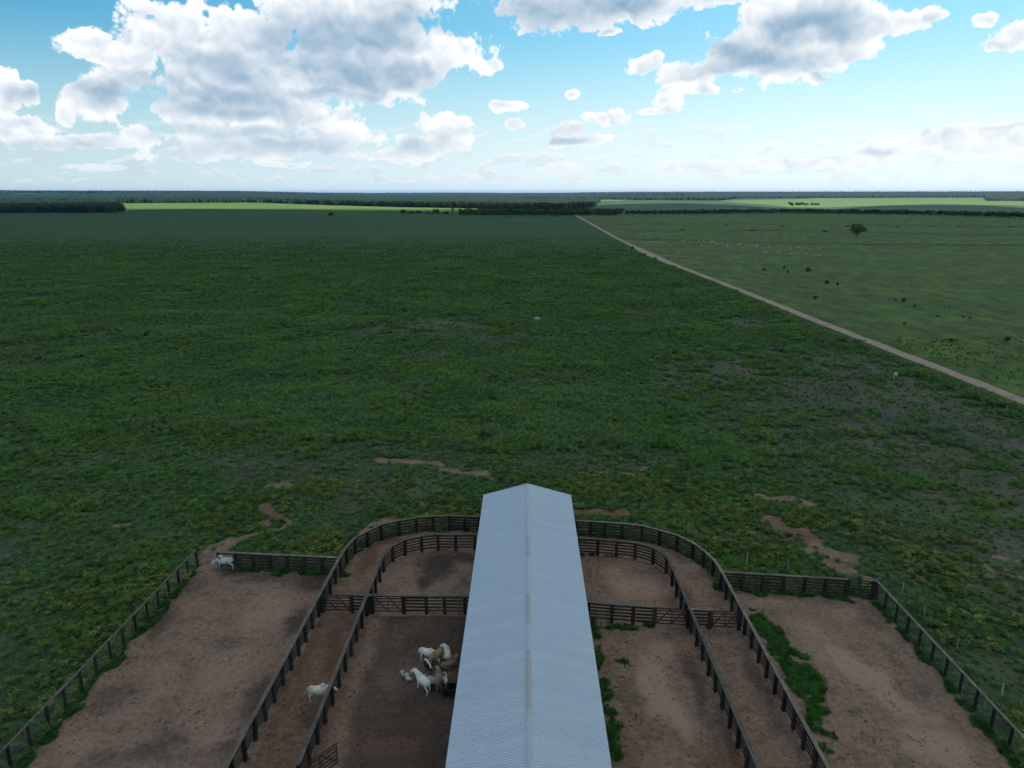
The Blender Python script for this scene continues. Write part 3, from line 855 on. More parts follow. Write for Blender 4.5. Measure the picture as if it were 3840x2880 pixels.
# ------------------------------------------------------------------ far fields
def sheet(name, poly_px, mat, lift):
    P_ = [at(u, v) for u, v in poly_px]
    bm = bmesh.new()
    vs = [bm.verts.new((x, y, 0)) for x, y in P_]
    f = bm.faces.new(vs); bmesh.ops.triangulate(bm, faces=[f])
    for _ in range(5):
        es = [e for e in bm.edges if e.calc_length() > 180]
        if not es: break
        bmesh.ops.subdivide_edges(bm, edges=es, cuts=1); bmesh.ops.triangulate(bm, faces=bm.faces[:])
    for v in bm.verts: v.co.z = float(terrain(np.array(v.co.x), np.array(v.co.y))) + lift
    bmesh.ops.recalc_face_normals(bm, faces=bm.faces[:])
    me = bpy.data.meshes.new(name); bm.to_mesh(me); bm.free(); me.materials.append(mat)
    o = bpy.data.objects.new(name, me); C.objects.link(o); tag(o, kind='structure'); return o


for pl, wd in (([(-60, 811), (500, 803), (1000, 797)], 9), ([(-60, 832), (480, 823), (960, 818), (1500, 812)], 10), ([(700, 842), (1200, 836), (1920, 816), (2150, 812)], 11), ([(-60, 868), (960, 857), (1700, 842), (2250, 828)], 8),
               ([(2345, 896), (2700, 905), (3100, 915), (3500, 918), (3900, 921)], 5), ([(2330, 865), (2700, 868), (3100, 861), (3400, 878), (3900, 882)], 5), ([(2260, 842), (2700, 838), (3300, 842), (3900, 852)], 6)):
    tag(ribbon("terrace_bank", [at(u, v) for u, v in pl], wd, M['bank'], 0.10, 0.9, 13), kind='structure')

sheet("lit_crop_field", [(430, 760), (455, 757), (960, 757), (1200, 764), (1500, 772), (1900, 779), (2300, 788), (2320, 799), (1850, 795), (1500, 789), (1000, 783), (700, 781), (500, 785), (470, 790)], M['field_lush'], 0.8)  # sunlit strip put into the outline; shaded near part left in pasture colour
sheet("pale_field", [(2270, 789), (2230, 775), (2170, 758), (2300, 750), (2720, 751), (2760, 746), (3160, 743), (3690, 741), (4500, 744), (4500, 805), (3700, 800), (3300, 797), (2600, 799), (2330, 799)], M['field_dull'], 0.7)
sheet("sunlit_field", [(2700, 754), (2900, 750), (3160, 745), (3690, 742), (4500, 744), (4500, 770), (3840, 770), (3500, 764), (3200, 772), (3090, 776), (2960, 775), (2880, 766), (2760, 760)], M['field_pale'], 1.5)  # brighter field colour, outlined to the sunlit patch past the cloud shadow
sheet("clearing", [(1930, 752), (2100, 749), (2360, 750), (2330, 754), (2000, 757)], M['field_pale'], 1.2)

# ------------------------------------------------------------------ canopy of the far woods
R0 = [(-900, 2500), (300, 2500), (415, 2900), (430, 3420), (960, 3420), (1200, 2790), (1500, 2330), (1900, 2040), (2120, 1960), (2200, 2150), (2240, 2600), (2270, 4400), (2700, 4150), (2760, 5100),
      (3150, 5400), (3600, 5700), (3690, 5700), (3700, 4400), (4600, 4300)]
r_az = np.array([math.atan((u - 1920) * math.cos(PITCH) / FPX) for u, _ in R0]); r_d = np.array([d for _, d in R0], float)
na, nr = 1700, 330
aa = np.linspace(-0.80, 0.80, na); rr = 1900 * (13500 / 1900) ** (np.linspace(0, 1, nr))
AA, RR = np.meshgrid(aa, rr)
RR = RR * (1 + 0.004 * (rng.random(RR.shape) - 0.5))
cx_, cy_ = RR * np.sin(AA), RR * np.cos(AA)
start = np.interp(AA, r_az, r_d) * (1 + 0.02 * (vnoise(AA * 120, AA * 0, 5) - 0.5))
wood = RR > start
ax_u = np.interp(AA, r_az, [u for u, _ in R0])
wood &= ~((ax_u > 1960) & (ax_u < 2360) & (RR > 3500) & (RR < 4500))
wood &= ~((ax_u > 2880) & (ax_u < 2960) & (RR > 7000) & (RR < 8200))
wood &= ~((fbm(cx_ / 900.0, cy_ / 1500.0, 61) > 0.66) & (RR > 5600) & (np.abs(AA) < 0.7))
ht = 9 + 7 * vnoise(cx_ / 16, cy_ / 16, 71) + 5 * rng.random(RR.shape) + 6 * (fbm(cx_ / 140, cy_ / 140, 72) - 0.5)
ht = np.where(rng.random(RR.shape) > 0.985, ht + 5, ht)
sh = np.ones_like(ht)
# wood edge falls to the ground
w_in = wood.copy(); w_in[1:] &= wood[:-1]; w_in[:-1] &= wood[1:]
CZ = terrain(cx_, cy_) + np.where(w_in, ht, 0.0)
CVt = np.stack([cx_.ravel(), cy_.ravel(), CZ.ravel()], 1)
idc = np.arange(nr * na).reshape(nr, na)
ok = (wood[:-1, :-1] & wood[:-1, 1:] & wood[1:, 1:] & wood[1:, :-1]).ravel()
CQ = np.stack([idc[:-1, :-1].ravel(), idc[:-1, 1:].ravel(), idc[1:, 1:].ravel(), idc[1:, :-1].ravel()], 1)[ok]
used = np.zeros(nr * na, bool); used[CQ.ravel()] = True
remap = np.cumsum(used) - 1
cme = quad_mesh("far_woodland", CVt[used], remap[CQ], M['canopy'])
cwo = bpy.data.objects.new("far_woodland", cme); C.objects.link(cwo)
tag(cwo, "wide dark woodland canopy filling the far plain up to the horizon", "woodland", kind='stuff')


# ------------------------------------------------------------------ plants: shapes
def nth(i):
    i += 1
    w_ = ['', 'first', 'second', 'third', 'fourth', 'fifth', 'sixth', 'seventh', 'eighth', 'ninth', 'tenth', 'eleventh', 'twelfth']
    return w_[i] if i < len(w_) else f"{i}{'th' if 10 <= i % 100 <= 20 else {1: 'st', 2: 'nd', 3: 'rd'}.get(i % 10, 'th')}"

# (for scattering and for single trees)
def leaf_cloud(nl, fn, size, aspect=0.6, tri=False):
    V_ = []; F2 = []
    for i in range(nl):
        c_, nrm = fn()
        nrm = Vector(nrm).normalized()
        t = nrm.cross(Vector((random.uniform(-1, 1), random.uniform(-1, 1), random.uniform(-1, 1)))).normalized()
        b_ = nrm.cross(t)
        s_ = size * random.uniform(0.6, 1.4); k = len(V_)
        c_ = Vector(c_)
        V_ += [c_ - t * s_ * 0.5, c_ + b_ * s_ * aspect * 0.5, c_ + t * s_ * 0.5, c_ - b_ * s_ * aspect * 0.5]
        F2.append((k, k + 1, k + 2, k + 3))
    return V_, F2


def mesh_only(name, V_, F2, mats, mi=None, smooth=False):
    me = bpy.data.meshes.new(name); me.from_pydata([tuple(v) for v in V_], [], F2)
    for m_ in (mats if isinstance(mats, (list, tuple)) else [mats]): me.materials.append(m_)
    if mi: me.polygons.foreach_set('material_index', mi)
    if smooth: me.polygons.foreach_set('use_smooth', [True] * len(me.polygons))
    me.update(); return me


def tuft_mesh(name, blades, h, rad, wd, mat, seed):
    random.seed(seed); V_ = []; F2 = []
    for i in range(blades):
        a = random.uniform(0, 6.283); r0 = rad * 0.45 * math.sqrt(random.random())
        x0, y0 = r0 * math.cos(a), r0 * math.sin(a)
        a2 = a + random.uniform(-0.6, 0.6); hh = h * random.uniform(0.55, 1.05); reach = rad * random.uniform(0.35, 1.0)
        px_, py_ = -math.sin(a2) * wd / 2, math.cos(a2) * wd / 2
        k = len(V_)
        x1, y1 = x0 + math.cos(a2) * reach * 0.45, y0 + math.sin(a2) * reach * 0.45
        x2, y2 = x0 + math.cos(a2) * reach, y0 + math.sin(a2) * reach
        V_ += [(x0 - px_, y0 - py_, 0), (x0 + px_, y0 + py_, 0), (x1 + px_, y1 + py_, hh * 0.8), (x1 - px_, y1 - py_, hh * 0.8), (x2, y2, hh * random.uniform(0.6, 1.0))]
        F2 += [(k, k + 1, k + 2, k + 3), (k + 3, k + 2, k + 4)]
    return mesh_only(name, V_, F2, mat)


def weed_mesh(name, nl, rx, h, size, mat, seed):
    random.seed(seed)
    stems = [(random.uniform(-rx, rx) * 0.7, random.uniform(-rx, rx) * 0.7, h * random.uniform(0.5, 1.0)) for _ in range(7)]
    def fn():
        s_ = random.choice(stems)
        z = s_[2] * (random.random() ** 0.6)
        r_ = rx * 0.32
        p = (s_[0] + random.gauss(0, r_ * 0.6), s_[1] + random.gauss(0, r_ * 0.6), max(0.03, z))
        return p, (random.gauss(0, 0.5), random.gauss(0, 0.5), 1.0)
    V_, F2 = leaf_cloud(nl, fn, size, 0.7)
    return mesh_only(name, V_, F2, mat)


def crown_fn(blobs_):
    def fn():
        c_, r_ = random.choices(blobs_, weights=[b_[1][0] * b_[1][2] for b_ in blobs_])[0]
        d = Vector((random.gauss(0, 1), random.gauss(0, 1), random.gauss(0.25, 1))).normalized()
        q = random.uniform(0.72, 1.05)
        return (c_[0] + d.x * r_[0] * q, c_[1] + d.y * r_[1] * q, c_[2] + d.z * r_[2] * q), (d + Vector((random.gauss(0, .45), random.gauss(0, .45), random.gauss(0, .45))))
    return fn


def tree_parts(seed, h=10.0, spread=5.0, leaves=420, size=1.3, lobes=9, base=0.3, mat='crown'):
    random.seed(seed)
    bl = [((0, 0, h * 0.62), (spread * 0.7, spread * 0.7, h * 0.26))]
    tips = []
    for i in range(lobes):
        a = 6.283 * i / lobes + random.uniform(-0.4, 0.4); rd_ = spread * random.uniform(0.35, 0.72)
        z = h * random.uniform(base + 0.14, 0.84); s_ = random.uniform(0.24, 0.42)
        c_ = (rd_ * math.cos(a), rd_ * math.sin(a), z)
        bl.append((c_, (spread * s_, spread * s_, h * 0.13 * random.uniform(0.8, 1.5)))); tips.append(c_)
    V_, F2 = leaf_cloud(leaves, crown_fn(bl), size, 0.75)
    cm = mesh_only("crown", V_, F2, M[mat])
    tb = MB(); r0 = h * 0.028 + 0.08
    tb.tube((0, 0, -0.3), (0.05 * h * random.uniform(-1, 1) * 0.4, 0, h * base), r0 * 1.25, r0 * 0.85, 8)
    tb.tube((0, 0, h * base), (0.1, 0.1, h * 0.62), r0 * 0.85, r0 * 0.4, 7)
    for t in tips[::2]: tb.tube((0, 0, h * base * random.uniform(0.85, 1.3)), t, r0 * 0.5, r0 * 0.14, 5)
    tm = mesh_only("trunk", tb.v, tb.f, M['bark'])
    return cm, tm


def place_tree(name, parts, x, y, sc, rz, label, cat='tree', group=None, szz=1.0):
    e = empty(name, (x, y, float(terrain(np.array(x), np.array(y)))), rz); e.scale = (sc, sc, sc * szz)
    tag(e, label, cat, group)
    for nm, me in zip(('crown', 'trunk'), parts):
        o = bpy.data.objects.new(nm, me); C.objects.link(o); o.parent = e
    return e


def scatter(name, P_, rotz, scl, idx_, variants, tilt=None):
    """one object: instances of the variant meshes on points"""
    n = len(P_)
    me = bpy.data.meshes.new(name + "_points"); me.vertices.add(n); me.vertices.foreach_set('co', np.asarray(P_, np.float32).ravel())
    rot = np.zeros((n, 3), np.float32); rot[:, 2] = rotz
    if tilt is not None: rot[:, 0] = tilt[0]; rot[:, 1] = tilt[1]
    a = me.attributes.new('rot', 'FLOAT_VECTOR', 'POINT'); a.data.foreach_set('vector', rot.ravel())
    a = me.attributes.new('scl', 'FLOAT_VECTOR', 'POINT'); a.data.foreach_set('vector', np.asarray(scl, np.float32).ravel())
    a = me.attributes.new('idx', 'INT', 'POINT'); a.data.foreach_set('value', np.asarray(idx_, np.int32))
    me.update()
    o = bpy.data.objects.new(name, me); C.objects.link(o)
    colx = bpy.data.collections.new(name + "_shapes")
    for i, vm_ in enumerate(variants):
        vo_ = bpy.data.objects.new(f"{name}_shape_{i:02d}", vm_); colx.objects.link(vo_)
    gt = bpy.data.node_groups.new(name + "_scatter", 'GeometryNodeTree')
    gt.interface.new_socket('Geometry', in_out='INPUT', socket_type='NodeSocketGeometry')
    gt.interface.new_socket('Geometry', in_out='OUTPUT', socket_type='NodeSocketGeometry')
    N_ = gt.nodes; L_ = gt.links
    i_ = N_.new('NodeGroupInput'); o_ = N_.new('NodeGroupOutput')
    ip = N_.new('GeometryNodeInstanceOnPoints'); ci = N_.new('GeometryNodeCollectionInfo')
    ci.inputs['Collection'].default_value = colx
    ci.inputs['Separate Children'].default_value = True; ci.inputs['Reset Children'].default_value = True
    def na_(nm, t):
        q = N_.new('GeometryNodeInputNamedAttribute'); q.data_type = t; q.inputs['Name'].default_value = nm; return q.outputs['Attribute']
    L_.new(i_.outputs[0], ip.inputs['Points']); L_.new(ci.outputs[0], ip.inputs['Instance'])
    ip.inputs['Pick Instance'].default_value = True
    L_.new(na_('idx', 'INT'), ip.inputs['Instance Index'])
    L_.new(na_('rot', 'FLOAT_VECTOR'), ip.inputs['Rotation'])
    L_.new(na_('scl', 'FLOAT_VECTOR'), ip.inputs['Scale'])
    L_.new(ip.outputs[0], o_.inputs[0])
    md_ = o.modifiers.new('scatter', 'NODES'); md_.node_group = gt
    return o


def jitter_points(x0, x1, y0, y1, step):
    xs = np.arange(x0, x1, step); ys = np.arange(y0, y1, step)
    X_, Y_ = np.meshgrid(xs, ys)
    X_ = X_ + (rng.random(X_.shape) - 0.5) * step * 1.1; Y_ = Y_ + (rng.random(Y_.shape) - 0.5) * step * 1.1
    return X_.ravel(), Y_.ravel()


def in_view(x, y, mg=1.12):
    return (np.abs(x) < (y * 0.966 + 10.4) * 0.72 * mg + 4) & (y > 33)


# ---- tall pasture grass
rings = [(33, 105, 0.62), (105, 170, 0.85), (170, 260, 1.15), (260, 430, 1.7), (430, 700, 3.0)]
GP = []
for (y0, y1, st_) in rings:
    hw = (y1 * 0.966 + 10.4) * 0.72 * 1.12 + 4
    x_, y_ = jitter_points(-hw, min(hw, 170), y0, y1, st_)
    k = in_view(x_, y_); x_, y_ = x_[k], y_[k]
    dm = dirt_mask(x_, y_); sp = sparse_mask(x_, y_); pa = pasture_mask(x_, y_)
    lush = fbm(x_ * 0.07, y_ * 0.07, 81); cl_ = fbm(x_ * 0.33, y_ * 0.33, 82, 3)
    prob = 0.95 - 0.95 * sp * 0.85 + 0.6 * (cl_ - 0.5) * (0.6 + sp)
    prob = np.where(sp > 0.4, prob + 1.4 * (cl_ - 0.55), prob)
    prob *= np.clip(1 - 1.7 * dm, 0, 1) * (1 - pa) * sstep(line_dist(x_, y_, road), 3.2, 6.5)
    prob *= ~in_poly(x_, y_, yard) 
    k = rng.random(len(x_)) < prob
    x_, y_, lush, cl_, sp = x_[k], y_[k], lush[k], cl_[k], sp[k]
    s_ = (0.62 + 0.75 * sstep(lush, 0.3, 0.7) * (0.5 + cl_)) * (0.8 + 0.5 * rng.random(len(x_))) * (1 - 0.35 * sp)
    zone = sstep(np.hypot(x_ / 60.0, (y_ - 60) / 42.0), 0.9, 1.25)     # lower growth around the yards
    s_ = s_ * (0.55 + 0.45 * zone) * (st_ / 0.62) ** 0.45
    s_ = s_ * (0.22 + 0.78 * sstep(y_, 680, 330))
    GP.append(np.stack([x_, y_, ground_z(x_, y_) - 0.03, s_, sp], 1))
for (y0, y1, st_, k0) in ((36, 120, 0.5, 0.52), (120, 200, 0.8, 0.62)):
    hw = (y1 * 0.966 + 10.4) * 0.72 * 1.12 + 4
    x_, y_ = jitter_points(-hw, min(hw, 190), y0, y1, st_)
    k = in_view(x_, y_) & ~in_poly(x_, y_, yard); x_, y_ = x_[k], y_[k]
    dm = dirt_mask(x_, y_); pa = pasture_mask(x_, y_)
    prob = np.clip(1 - 1.5 * dm, 0, 1) * sstep(line_dist(x_, y_, road), 3.2, 6.5) * (0.35 + 1.1 * (fbm(x_ * 0.5, y_ * 0.5, 86, 3) - 0.3)) * (1 - 0.6 * pa) * (1 - 0.5 * sparse_mask(x_, y_))
    k = rng.random(len(x_)) < prob; x_, y_ = x_[k], y_[k]
    GP.append(np.stack([x_, y_, ground_z(x_, y_) - 0.03, k0 * (0.5 + 0.8 * rng.random(len(x_)) ** 1.6), x_ * 0], 1))
x_, y_ = jitter_points(60, 420, 140, 420, 2.2)                       # coarse tussocks in the grazed pasture
k = in_view(x_, y_) & (x_ > road_x(y_) + 5) & (rng.random(len(x_)) < 0.10 + 0.5 * sstep(fbm(x_ * 0.05, y_ * 0.05, 87), 0.48, 0.66)); x_, y_ = x_[k], y_[k]
GP.append(np.stack([x_, y_, ground_z(x_, y_) - 0.03, 0.16 + 0.34 * rng.random(len(x_)) ** 2, x_ * 0], 1))
GP = np.concatenate(GP)
tv = [tuft_mesh(f"tuft_{i}", 46, 0.85, 0.62, 0.055, M['grass'] if i < 4 else M['grass_blue'], 100 + i) for i in range(6)]
patchy = fbm(GP[:, 0] * 0.11, GP[:, 1] * 0.14, 91)
ii = np.where(patchy + 0.5 * (rng.random(len(GP)) - 0.5) > 0.56, rng.integers(4, 6, len(GP)), rng.integers(0, 4, len(GP)))
sc3 = np.stack([GP[:, 3] * 1.15, GP[:, 3] * 1.15, GP[:, 3] * (0.75 + 0.35 * rng.random(len(GP)))], 1)
gr = scatter("pasture_grass", GP[:, :3], rng.random(len(GP)) * 6.283, sc3, ii, tv)
tag(gr, "clumpy knee-high green grass covering the pasture", "grass", kind='stuff')
print("grass clumps", len(GP))

# ---- short dark grass inside the yards and along fence feet
x_, y_ = jitter_points(-38, 39, 34, 82, 0.22)
dm = dirt_mask(x_, y_)
k = in_poly(x_, y_, yard) & (dm < 0.35) & ~((x_ > -2.8) & (x_ < 6.8))
k &= rng.random(len(x_)) < 0.95
x_, y_ = x_[k], y_[k]
lv = [tuft_mesh(f"short_tuft_{i}", 22, 0.20, 0.24, 0.03, M['lawn'], 140 + i) for i in range(4)]
s1 = 0.7 + 0.9 * rng.random(len(x_))
lw = scatter("short_grass", np.stack([x_, y_, ground_z(x_, y_) - 0.01], 1), rng.random(len(x_)) * 6.283, np.stack([s1, s1, s1], 1), rng.integers(0, 4, len(x_)), lv)
tag(lw, "short dark green grass growing inside the pens and at the fence feet", "grass", kind='stuff')
print("short tufts", len(x_))

# ---- broad leaved weeds round the yards
x_, y_ = jitter_points(-75, 95, 36, 112, 0.7)
dm = dirt_mask(x_, y_)
zone = 1 - sstep(np.hypot((x_ - 2) / 50.0, (y_ - 66) / 32.0), 0.75, 1.15)
edge_r = np.exp(-((x_ - (41 + 0 * y_)) / 3.0) ** 2) * (y_ < 62) * 0.8
nn = fbm(x_ * 0.12, y_ * 0.12, 95)
prob = (0.95 * zone * sstep(nn, 0.38, 0.56) + edge_r * sstep(nn, 0.35, 0.5) + 0.9 * (sstep(fbm(x_ * 0.09, y_ * 0.09, 97), 0.66, 0.72))) * np.clip(1 - 2 * dm, 0, 1) * ~in_poly(x_, y_, yard) * in_view(x_, y_)
k = rng.random(len(x_)) < prob
x_, y_ = x_[k], y_[k]
wvs = [weed_mesh(f"weed_{i}", 85, 0.42, 0.62, 0.16, M['weed'], 180 + i) for i in range(5)]
s1 = 0.55 + 0.9 * rng.random(len(x_)) ** 1.5
wd_ = scatter("leafy_weeds", np.stack([x_, y_, ground_z(x_, y_)], 1), rng.random(len(x_)) * 6.283, np.stack([s1 * 1.2, s1 * 1.2, s1], 1), rng.integers(0, 5, len(x_)), wvs)
tag(wd_, "yellowish green broadleaf weeds growing around the corral", "weeds", kind='stuff')
print("weeds", len(x_))

# ------------------------------------------------------------------ fences
PH = 2.0


def corral_fence(line, label, group, skip_bays=(), name="corral_fence", posts=None, end_over=True):
    x0, y0 = line[len(line) // 2]
    e = empty(name, (x0, y0, 0)); tag(e, label, 'fence', group)
    n = len(line)
    for i, (x, y) in enumerate(line):
        if posts is not None and i not in posts: continue
        a = line[max(0, i - 1)]; b_ = line[min(n - 1, i + 1)]
        rz = math.atan2(b_[1] - a[1], b_[0] - a[0])
        mb = MB(); hh = PH - 0.05 + random.uniform(-0.02, 0.03)
        mb.box(local(e, (x, y, hh / 2 - 0.15)), (0.34, 0.24, hh + 0.3), rz + random.uniform(-0.05, 0.05), taper=0.94)
        po = mb.build('post', M['post'], e)
        lx, ly = random.uniform(-0.012, 0.012), random.uniform(-0.012, 0.012)
        for vv in po.data.vertices: vv.co.x += lx * vv.co.z; vv.co.y += ly * vv.co.z
    cap = MB()
    for i in range(n - 1):
        if i in skip_bays: continue
        (xa, ya), (xb, yb) = line[i], line[i + 1]
        L = math.hypot(xb - xa, yb - ya); ux, uy = (xb - xa) / L, (yb - ya) / L
        nx_, ny_ = -uy, ux
        bay = MB()
        for k, z in enumerate((0.32, 0.68, 1.04, 1.40, 1.74)):
            off_ = 0.12 + random.uniform(-0.01, 0.012)
            s0, s1 = random.uniform(-0.02, 0.015), random.uniform(-0.02, 0.015)
            bay.beam(local(e, (xa + nx_ * off_ + ux * 0.02, ya + ny_ * off_ + uy * 0.02, z + s0)), local(e, (xb + nx_ * off_ - ux * 0.02, yb + ny_ * off_ - uy * 0.02, z + s1)), 0.05, 0.19 + random.uniform(-0.02, 0.015))
        bay.build('board_panel', M['board'], e)
        cap.beam(local(e, (xa - ux * 0.03 + nx_ * 0.03, ya - uy * 0.03 + ny_ * 0.03, PH + random.uniform(-0.004, 0.004))), local(e, (xb + ux * 0.03 + nx_ * 0.03, yb + uy * 0.03 + ny_ * 0.03, PH + random.uniform(-0.004, 0.004))), 0.30, 0.06)
    cap.build('cap_rail', M['cap'], e)
    return e


def gate(xa, ya, xb, yb, label, group='wooden corral gates', z0=0.18, zt=1.95):
    e = empty('corral_gate', (xa, ya, 0)); tag(e, label, 'gate', group)
    L = math.hypot(xb - xa, yb - ya); ux, uy = (xb - xa) / L, (yb - ya) / L
    def P3(s_, z, o_=0.0): return (ux * s_ - uy * o_, uy * s_ + ux * o_, z)
    bp = MB()
    for z in (0.30, 0.64, 0.98, 1.32, 1.66, 1.90): bp.beam(P3(0.03, z), P3(L - 0.03, z), 0.035, 0.11)
    bp.build('board_panel', M['gate'], e)
    for s_ in (0.08, L / 2, L - 0.08):
        st_ = MB(); st_.beam(P3(s_, z0, 0.045), P3(s_, zt, 0.045), 0.05, 0.12); st_.build('stile', M['gate'], e)
    br = MB()
    br.beam(P3(0.12, 1.86, -0.04), P3(L / 2 - 0.05, 0.30, -0.04), 0.04, 0.11); br.beam(P3(L / 2 + 0.06, 1.86, -0.04), P3(L - 0.12, 0.30, -0.04), 0.04, 0.11)
    br.build('brace', M['gate'], e)
    hg = MB(); hg.tube(P3(0.0, 0.5, 0.03), P3(0.35, 0.5, 0.03), 0.022, n=6); hg.tube(P3(0.0, 1.6, 0.03), P3(0.35, 1.6, 0.03), 0.022, n=6)
    hg.build('hinge', M['wire'], e)
    return e


GF = 'board fences of the corral'
corral_fence(leftOut, "long board fence between left pen and corridor, curving to the barn's far end", GF)
corral_fence(leftIn, "inner board fence left of the barn, curving behind the left round pen", GF)
corral_fence(rightOut, "long board fence between right pen and corridor, curving from the barn's far end", GF)
corral_fence(rightIn, "inner board fence right of the barn, curving behind the right round pen", GF)
corral_fence(backL, "dark board fence closing the far end of the left pen behind the bull", GF)
corral_fence(backR + [(36.72, 64.47), (37.05, 64.42)], "dark board fence closing the far end of the right pen, ending in a gate", GF, skip_bays=(len(backR) - 1,))
cl_line = [(-18.7, 62.0), (-15.75, 61.95), (-14.0, 61.85), (-13.75, 61.8), (-10.6, 61.75), (-8.4, 61.72), (-6.6, 61.7), (-4.6, 61.65), (-2.9, 61.6)]
corral_fence(cl_line, "board cross fence left of the barn with two gates, between round pen and cattle", GF, skip_bays=(0, 3))
cr_line = [(5.6, 60.9), (7.4, 60.65), (9.6, 60.3), (11.6, 60.05), (13.55, 59.8), (16.75, 59.45), (18.75, 59.3), (21.5, 59.1)]
corral_fence(cr_line, "board cross fence right of the barn with two gates", GF, skip_bays=(4, 6))
gate(-18.5, 62.0, -15.9, 61.95, "small dark wooden gate across the left corridor")
gate(-13.6, 61.8, -10.75, 61.75, "wide dark wooden gate in cross fence between left round pen and cattle pen")
gate(16.6, 59.47, 13.7, 59.78, "wide dark wooden gate in cross fence right of the barn")
gate(21.4, 59.1, 18.9, 59.28, "small dark wooden gate across the right corridor")
gate(36.6, 64.48, 34.35, 64.78, "dark wooden gate at the far right corner of the right pen")
gx0, gy0 = -14.6, 40.35
gx1, gy1 = at(1265, 2783, 1.95)
gate(gx0 + 0.15, gy0 - 0.1, gx1, gy1, "weathered wooden gate standing ajar at the near end of left inner fence")


def cable_fence(line, label):
    x0, y0 = line[len(line) // 2]
    e = empty('cable_fence', (x0, y0, 0)); tag(e, label, 'fence', 'cable fences with wooden top rail')
    for (x, y) in line:
        mb = MB(); mb.box(local(e, (x, y, 0.83)), (0.19, 0.19, 2.26), random.uniform(-0.1, 0.1), taper=0.95); mb.build('post', M['post'], e)
    rail = MB(); wr = MB()
    for (xa, ya), (xb, yb) in zip(line[:-1], line[1:]):
        rail.beam(local(e, (xa, ya, 1.98 + random.uniform(-.004, .004))), local(e, (xb, yb, 1.98 + random.uniform(-.004, .004))), 0.20, 0.075)
        for k in range(9):
            z = 0.22 + k * 0.19
            wr.tube(local(e, (xa, ya, z)), local(e, (xb, yb, z)), 0.011, n=4)
    rail.build('top_rail', M['cap'], e); wr.build('steel_cables', M['wire'], e)
    return e


cable_fence(sideL, "cable fence with wooden top rail on the outer side of the left pen")
cable_fence(sideR, "cable fence with wooden top rail on the outer side of the right pen")


def stake_fence(line, label, step, h=1.35, jit=0.25):
    P_ = []
    for (xa, ya), (xb, yb) in zip(line[:-1], line[1:]):
        L = math.hypot(xb - xa, yb - ya); n = max(1, int(L / step))
        for i in range(n): P_.append((xa + (xb - xa) * i / n + random.uniform(-jit, jit) * 0.3, ya + (yb - ya) * i / n + random.uniform(-jit, jit)))
    P_.append(line[-1])
    x0, y0 = P_[0]
    e = empty('wire_fence', (x0, y0, 0)); tag(e, label, 'fence', 'wire fences on slim grey stakes')
    for (x, y) in P_:
        mb = MB(); z = float(ground_z(np.array(x), np.array(y))); tx, ty = random.uniform(-0.06, 0.06), random.uniform(-0.06, 0.06)
        mb.tube(local(e, (x, y, z - 0.2)), local(e, (x + tx, y + ty, z + h * random.uniform(0.92, 1.08))), 0.075, 0.06, 6); mb.build('stake', M['fpost'], e)
    wr = MB()
    for a, b_ in zip(P_[:-1], P_[1:]):
        za, zb = float(ground_z(np.array(a[0]), np.array(a[1]))), float(ground_z(np.array(b_[0]), np.array(b_[1])))
        for z in (0.35, 0.65, 0.95, 1.2): wr.tube(local(e, (a[0], a[1], za + z)), local(e, (b_[0], b_[1], zb + z)), 0.006, n=3)
    wr.build('wires', M['wire'], e)
    return e


def off_road(d, y0, y1, n=14):
    return [(float(road_x(y)) + d, y) for y in np.linspace(y0, y1, n)]


stake_fence([at(u, v) for u, v in [(3860, 1585), (3567, 1452), (3480, 1395), (3370, 1355), (3280, 1310), (3180, 1285), (3050, 1238), (2700, 1110), (2560, 1055)]], "wire fence on slim stakes along the near side of the dirt road", 5.5)
stake_fence([at(u, v) for u, v in [(3920, 1500), (3810, 1462), (3340, 1295), (3285, 1268), (3050, 1180), (2760, 1065)]], "wire fence on slim stakes along the far side of the dirt road", 7.0)
stake_fence([(40.6, 36.0), at(3760, 2620), at(3590, 2445), at(3462, 2308), at(3385, 2225), at(2950, 2140), at(2800, 2115)], "wire fence on slim stakes outside the right pen", 6.0, 1.3)

# ------------------------------------------------------------------ barn
BX = lambda y: 0.35 + 1.5 * y / 79.9        # ridge line drifts slightly to the right
barn = empty('cattle_barn', (BX(50), 50.0, 0))
tag(barn, "long open cattle barn with ribbed pale blue-grey metal gable roof", "barn")
Y0, Y1 = 18.0, 79.9
HW, ZE, ZR = 5.32, 4.5, 6.02
pitch_r = 0.2133
prof = []
for i in range(int((Y1 - Y0) / pitch_r)):
    b_ = Y0 + i * pitch_r
    prof += [(b_, 0.0), (b_ + 0.075, 0.0), (b_ + 0.10, 0.058), (b_ + 0.175, 0.058)]
prof.append((Y1, 0.0))
for sgn in (-1, 1):
    V_ = []; F2 = []
    n = len(prof)
    for lay in (0.0, -0.03):
        for (yy, hz_) in prof:
            for t in (0.0, 0.5, 1.0):
                V_.append(local(barn, (BX(yy) + sgn * (0.10 + (HW - 0.10) * t), yy, ZR - 0.03 + (ZE - ZR + 0.03) * t + hz_ + lay)))
    for l_ in (0, 1):
        o_ = l_ * n * 3
        for i in range(n - 1):
            for t in (0, 1):
                q = (o_ + i * 3 + t, o_ + (i + 1) * 3 + t, o_ + (i + 1) * 3 + t + 1, o_ + i * 3 + t + 1)
                F2.append(q if (sgn > 0) ^ (l_ == 1) else q[::-1])
    ro = mesh_obj('roof_slope', V_, F2, M['roof'], barn)
